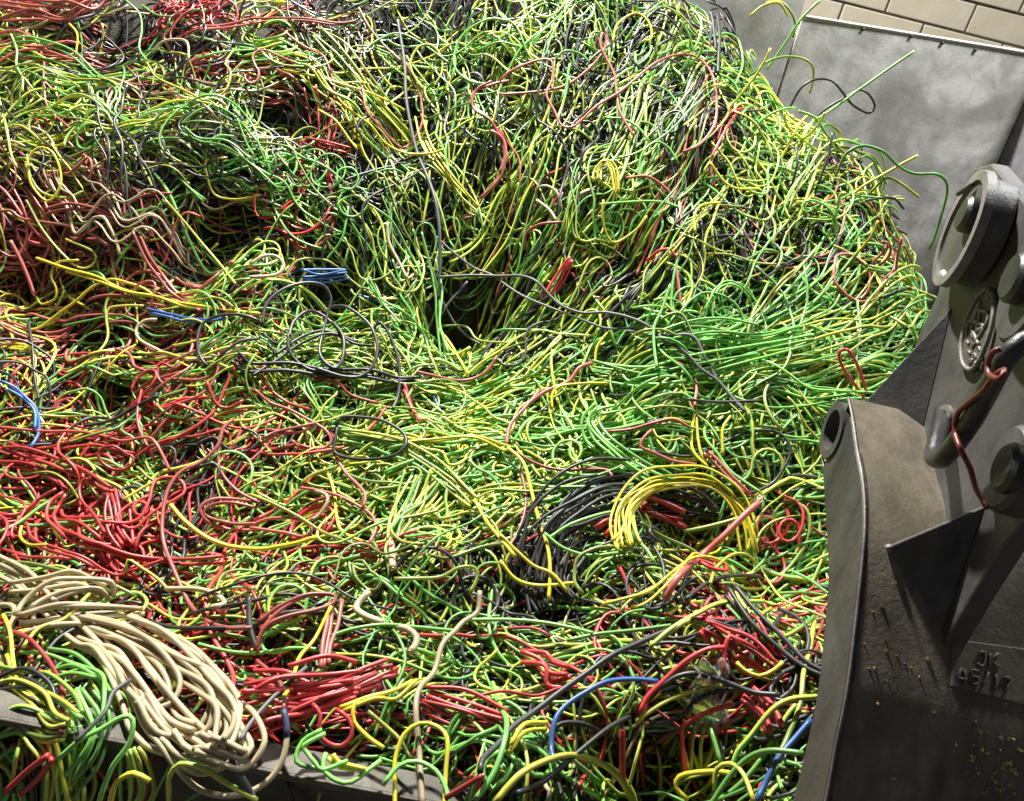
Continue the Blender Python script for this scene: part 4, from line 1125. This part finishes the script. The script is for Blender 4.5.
    # leave the ledge's bare stretch bare
    qx, qy, _ = project(out.reshape(-1, 3)); qx = qx.reshape(out.shape[:2]); qy = qy.reshape(out.shape[:2])
    bare = ((qx > 170) & (qx < 455) & (qy > 733+(qx-200)*0.19)).mean(1)
    x_ok &= (bare < 0.22) | (rng.random(len(bare)) < 0.10)
    if lev[1] > -0.02:
        for pg in (CLEAR+PITS if lev[1] > .01 else PITS):
            inside = np.zeros(qx.shape, bool); j = len(pg)-1
            for i in range(len(pg)):
                (xa, ya), (xb, yb) = pg[i], pg[j]
                inside ^= ((ya > qy) != (yb > qy)) & (qx < (xb-xa)*(qy-ya)/(yb-ya+1e-9)+xa); j = i
            x_ok &= (inside.sum(1) < 3) | (rng.random(len(qx)) < 0.08)
    return out[x_ok], kk[rep][x_ok], lvr[x_ok]

LAYERS = [  # seeds, points, step, level range, curl, amplitude, bundle share, radius, sides
    (860, 40, .020, (-.085, -.035), 6.0, .018, .45, .0037, 4),
    (960, 50, .016, (-.050, -.010), 8.0, .020, .42, .0035, 4),
    (820, 54, .015, (-.020, .012), 9.0, .020, .34, .0035, 5),
    (380, 52, .014, (.000, .022), 11.0, .024, .15, .0035, 6),
]
pool = {k: [] for k in KINDS}; single = []
for li, (ns, N_, ds, lev, curl, amp, bun, rad, sides) in enumerate(LAYERS):
    P, kk, lv = grow(ns, N_, ds, lev, curl, amp, bun)
    r_ = rad*np.exp(rng.normal(0, .16, len(P))); r_ *= np.array([1.0,1.0,1.0,1.0,1.1,1.12,1.05,1.1,1.1,1.05])[kk]
    rn = rng.random(len(P))
    mid = P[:, P.shape[1]//2]; qx, qy, dep = project(mid)
    vis = (qx > 0) & (qx < 860) & (qy > 0) & (qy < 801)
    score = np.where(vis, (lv+0.05)*r_*P.shape[1]*ds/dep**2, -1)
    if li < 2: score[:] = -1
    for i in range(len(P)):
        single.append((score[i], li, i, KINDS[kk[i]], qx[i], qy[i]))
    pool[li] = (P, r_, rn, sides, kk)
PLACE = [(120,60,'near the top left corner'), (130,160,'on the pale upper left slope'), (230,190,'in the swept upper left bunch'), (370,130,'along the upper gully'),
 (500,110,'in the dark upper middle'), (620,80,'near the crest at upper right'), (760,150,'on the upper right shoulder'), (620,230,'on the steep right slope'), (830,250,'at the right edge below the steel wall'),
 (100,240,'in the faded red patch at left'), (100,340,'among black cables at left'), (310,350,'around the black coil'), (430,300,'beside the dark middle pit'), (560,370,'right of the dark middle pit'),
 (780,360,'in the combed bright band at right'), (100,480,'in the red tangle at left'), (200,580,'in the dense red scrap at lower left'), (330,440,'around the black ring left of centre'), (430,520,'in the centre fan'),
 (620,430,'around the green swirl'), (770,480,'right of the green swirl'), (560,540,'around the black bunch'), (680,560,'around the yellow coil'), (790,580,'beside the bucket edge'),
 (330,610,'above the red bundle'), (480,640,'in the lower middle'), (300,700,'in the red bundle'), (700,650,'in the red and black scrap at lower right'), (450,720,'at the bottom middle'), (600,740,'at the bottom right of centre'),
 (750,760,'at the bottom beside the bucket'), (60,700,'beside the beige ropes at lower left'), (150,760,'before the ledge at lower left')]
PLC = np.array([p[:2] for p in PLACE], float)
COLW = {'E': 'loose green and yellow striped wire', 'G': 'loose plain green wire', 'Y': 'loose plain yellow wire', 'O': 'loose olive stained wire', 'R': 'loose bright red wire', 'P': 'loose faded red wire',
        'K': 'loose black cable', 'A': 'loose grey cable', 'W': 'loose pale cable', 'B': 'loose blue wire'}
# wires springing free from the heap's right shoulder
sx = np.interp(rng.random(34), np.linspace(0, 1, 6), [690, 740, 790, 830, 870, 905])
sy = np.interp(sx, [690, 740, 790, 830, 870, 905], [30, 60, 110, 160, 215, 290])+rng.uniform(0, 30, 34)
Ps, oks = cast(sx-25, sy+12)
for P0 in Ps[oks]:
    a = rng.uniform(-0.3, 1.5); v = np.array([math.cos(a), rng.uniform(-.35, .15), math.sin(a)]); v /= np.linalg.norm(v)
    ax = rng.normal(0, 1, 3); ax /= np.linalg.norm(ax); kap = rng.uniform(2, 11)*rng.choice([-1, 1]); pts = [P0-v*0.06]
    for i in range(int(rng.integers(13, 27))):
        pts.append(pts[-1]+v*0.014); v = v+np.cross(ax, v)*kap*0.014+np.array([0, 0, -0.03])+rng.normal(0, .03, 3); v /= np.linalg.norm(v)
    pts = np.array(pts)
    if pts[:, 1].max() > WY-0.04: continue
    kd = rng.choice(list('EEEEGYOK')); fam = FAM[kd]
    o = tube_obj(KNAME[kd], pts, 0.0040, MAT[kd], raw=True, sides=6); taken[fam] += 1
    lab = COLW[kd].replace('loose', 'springy')+' sticking out from the right shoulder of the heap'
    tag(o, lab, CAT[fam], lab)
chosen = {}
single.sort(key=lambda t: -t[0])
for sc_, li, i, kd, qx, qy in single:
    if sc_ <= 0: break
    fam = FAM[kd]
    if taken[fam] >= 300: continue
    taken[fam] += 1
    chosen.setdefault(li, set()).add(i)
    P, r_, rn, sides, kk = pool[li]
    me = wires_mesh(KNAME[kd], [(P[i:i+1], r_[i:i+1], 6, rn[i:i+1])], MAT[kd])
    o = bpy.data.objects.new(KNAME[kd], me); col.objects.link(o)
    pl = PLACE[int(np.argmin(((PLC-[qx, qy])**2).sum(1)))][2]
    ln_ = np.linalg.norm(np.diff(P[i], axis=0), axis=1).sum(); ratio = np.linalg.norm(P[i][-1]-P[i][0])/ln_
    sh = 'straight' if ratio > 0.88 else 'bent' if ratio > 0.6 else 'curled'
    (xa, xb), (ya, yb), _ = project(P[i][[0, -1]])
    if xb < xa: xa, xb, ya, yb = xb, xa, yb, ya
    an = math.degrees(math.atan2(ya-yb, xb-xa))
    dr = '' if sh == 'curled' else 'lying level ' if abs(an) < 16 else 'standing upright ' if abs(an) > 66 else 'rising right ' if an > 0 else 'falling right '
    lab = sh+' '+COLW[kd].replace('loose ', '').replace(' striped', '')+' '+dr+pl
    tag(o, lab, CAT[fam], lab)
STUFF = {'E': ('earth_wire_tangle', 'dense tangle of green and yellow striped wires filling the heap'), 'G': ('green_wire_tangle', 'tangle of plain green wires running through the heap'),
 'Y': ('yellow_wire_tangle', 'tangle of plain yellow wires scattered through the heap'), 'O': ('olive_wire_tangle', 'tangle of dirty olive wires in the heap'),
 'R': ('red_wire_tangle', 'tangle of bright red wires in the left and lower heap'), 'P': ('faded_red_wire_tangle', 'tangle of faded red wires in the upper left heap'),
 'K': ('black_cable_tangle', 'tangle of black cables deep in the heap'), 'W': ('pale_cable_tangle', 'tangle of pale beige cables in the heap'),
 'B': ('blue_wire_tangle', 'few blue wires buried in the heap'), 'A': ('grey_cable_tangle', 'grey cables buried in the heap')}
for k, kd in enumerate(KINDS):
    bt = []
    for li in range(len(LAYERS)):
        P, r_, rn, sides, kk = pool[li]
        m = kk == k
        for i in chosen.get(li, ()): m[i] = False
        if m.any(): bt.append((P[m], r_[m], sides, rn[m]))
    if bt:
        me = wires_mesh(STUFF[kd][0], bt, MAT[kd]); o = bpy.data.objects.new(STUFF[kd][0], me); col.objects.link(o)
        tag(o, STUFF[kd][1], 'wires', kind='stuff')
# near-black sheet added under the wires, its colour standing in for shade in gaps
M_CORE, N, L, b = node_mat('painted_gap_shade', 0.9)
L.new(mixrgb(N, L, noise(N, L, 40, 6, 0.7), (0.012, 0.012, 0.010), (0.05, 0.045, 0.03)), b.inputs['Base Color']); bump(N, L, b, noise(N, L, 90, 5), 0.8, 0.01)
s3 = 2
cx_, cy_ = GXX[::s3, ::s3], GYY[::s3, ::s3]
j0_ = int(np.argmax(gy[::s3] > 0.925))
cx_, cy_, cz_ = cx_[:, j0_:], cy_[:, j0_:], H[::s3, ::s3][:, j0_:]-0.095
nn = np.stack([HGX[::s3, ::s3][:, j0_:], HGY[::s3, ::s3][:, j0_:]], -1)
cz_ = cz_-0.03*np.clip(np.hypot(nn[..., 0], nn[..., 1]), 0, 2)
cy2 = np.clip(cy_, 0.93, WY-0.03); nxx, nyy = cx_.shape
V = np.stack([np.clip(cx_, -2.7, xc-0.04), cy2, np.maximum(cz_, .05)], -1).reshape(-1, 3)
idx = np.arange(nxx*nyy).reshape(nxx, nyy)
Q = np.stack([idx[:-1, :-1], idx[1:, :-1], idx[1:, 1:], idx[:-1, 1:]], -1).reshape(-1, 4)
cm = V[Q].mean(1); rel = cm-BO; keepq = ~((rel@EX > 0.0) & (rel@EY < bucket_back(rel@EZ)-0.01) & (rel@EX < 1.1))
o = mesh_obj('dark_gap_sheet', V, Q[keepq].tolist(), M_CORE, None, True)
tag(o, 'added near-black sheet beneath the loose wires, darkening the gaps like shade', 'scrap', kind='stuff')
print('TAKEN', taken, 'wires', sum(len(pool[i][0]) for i in range(len(LAYERS))))
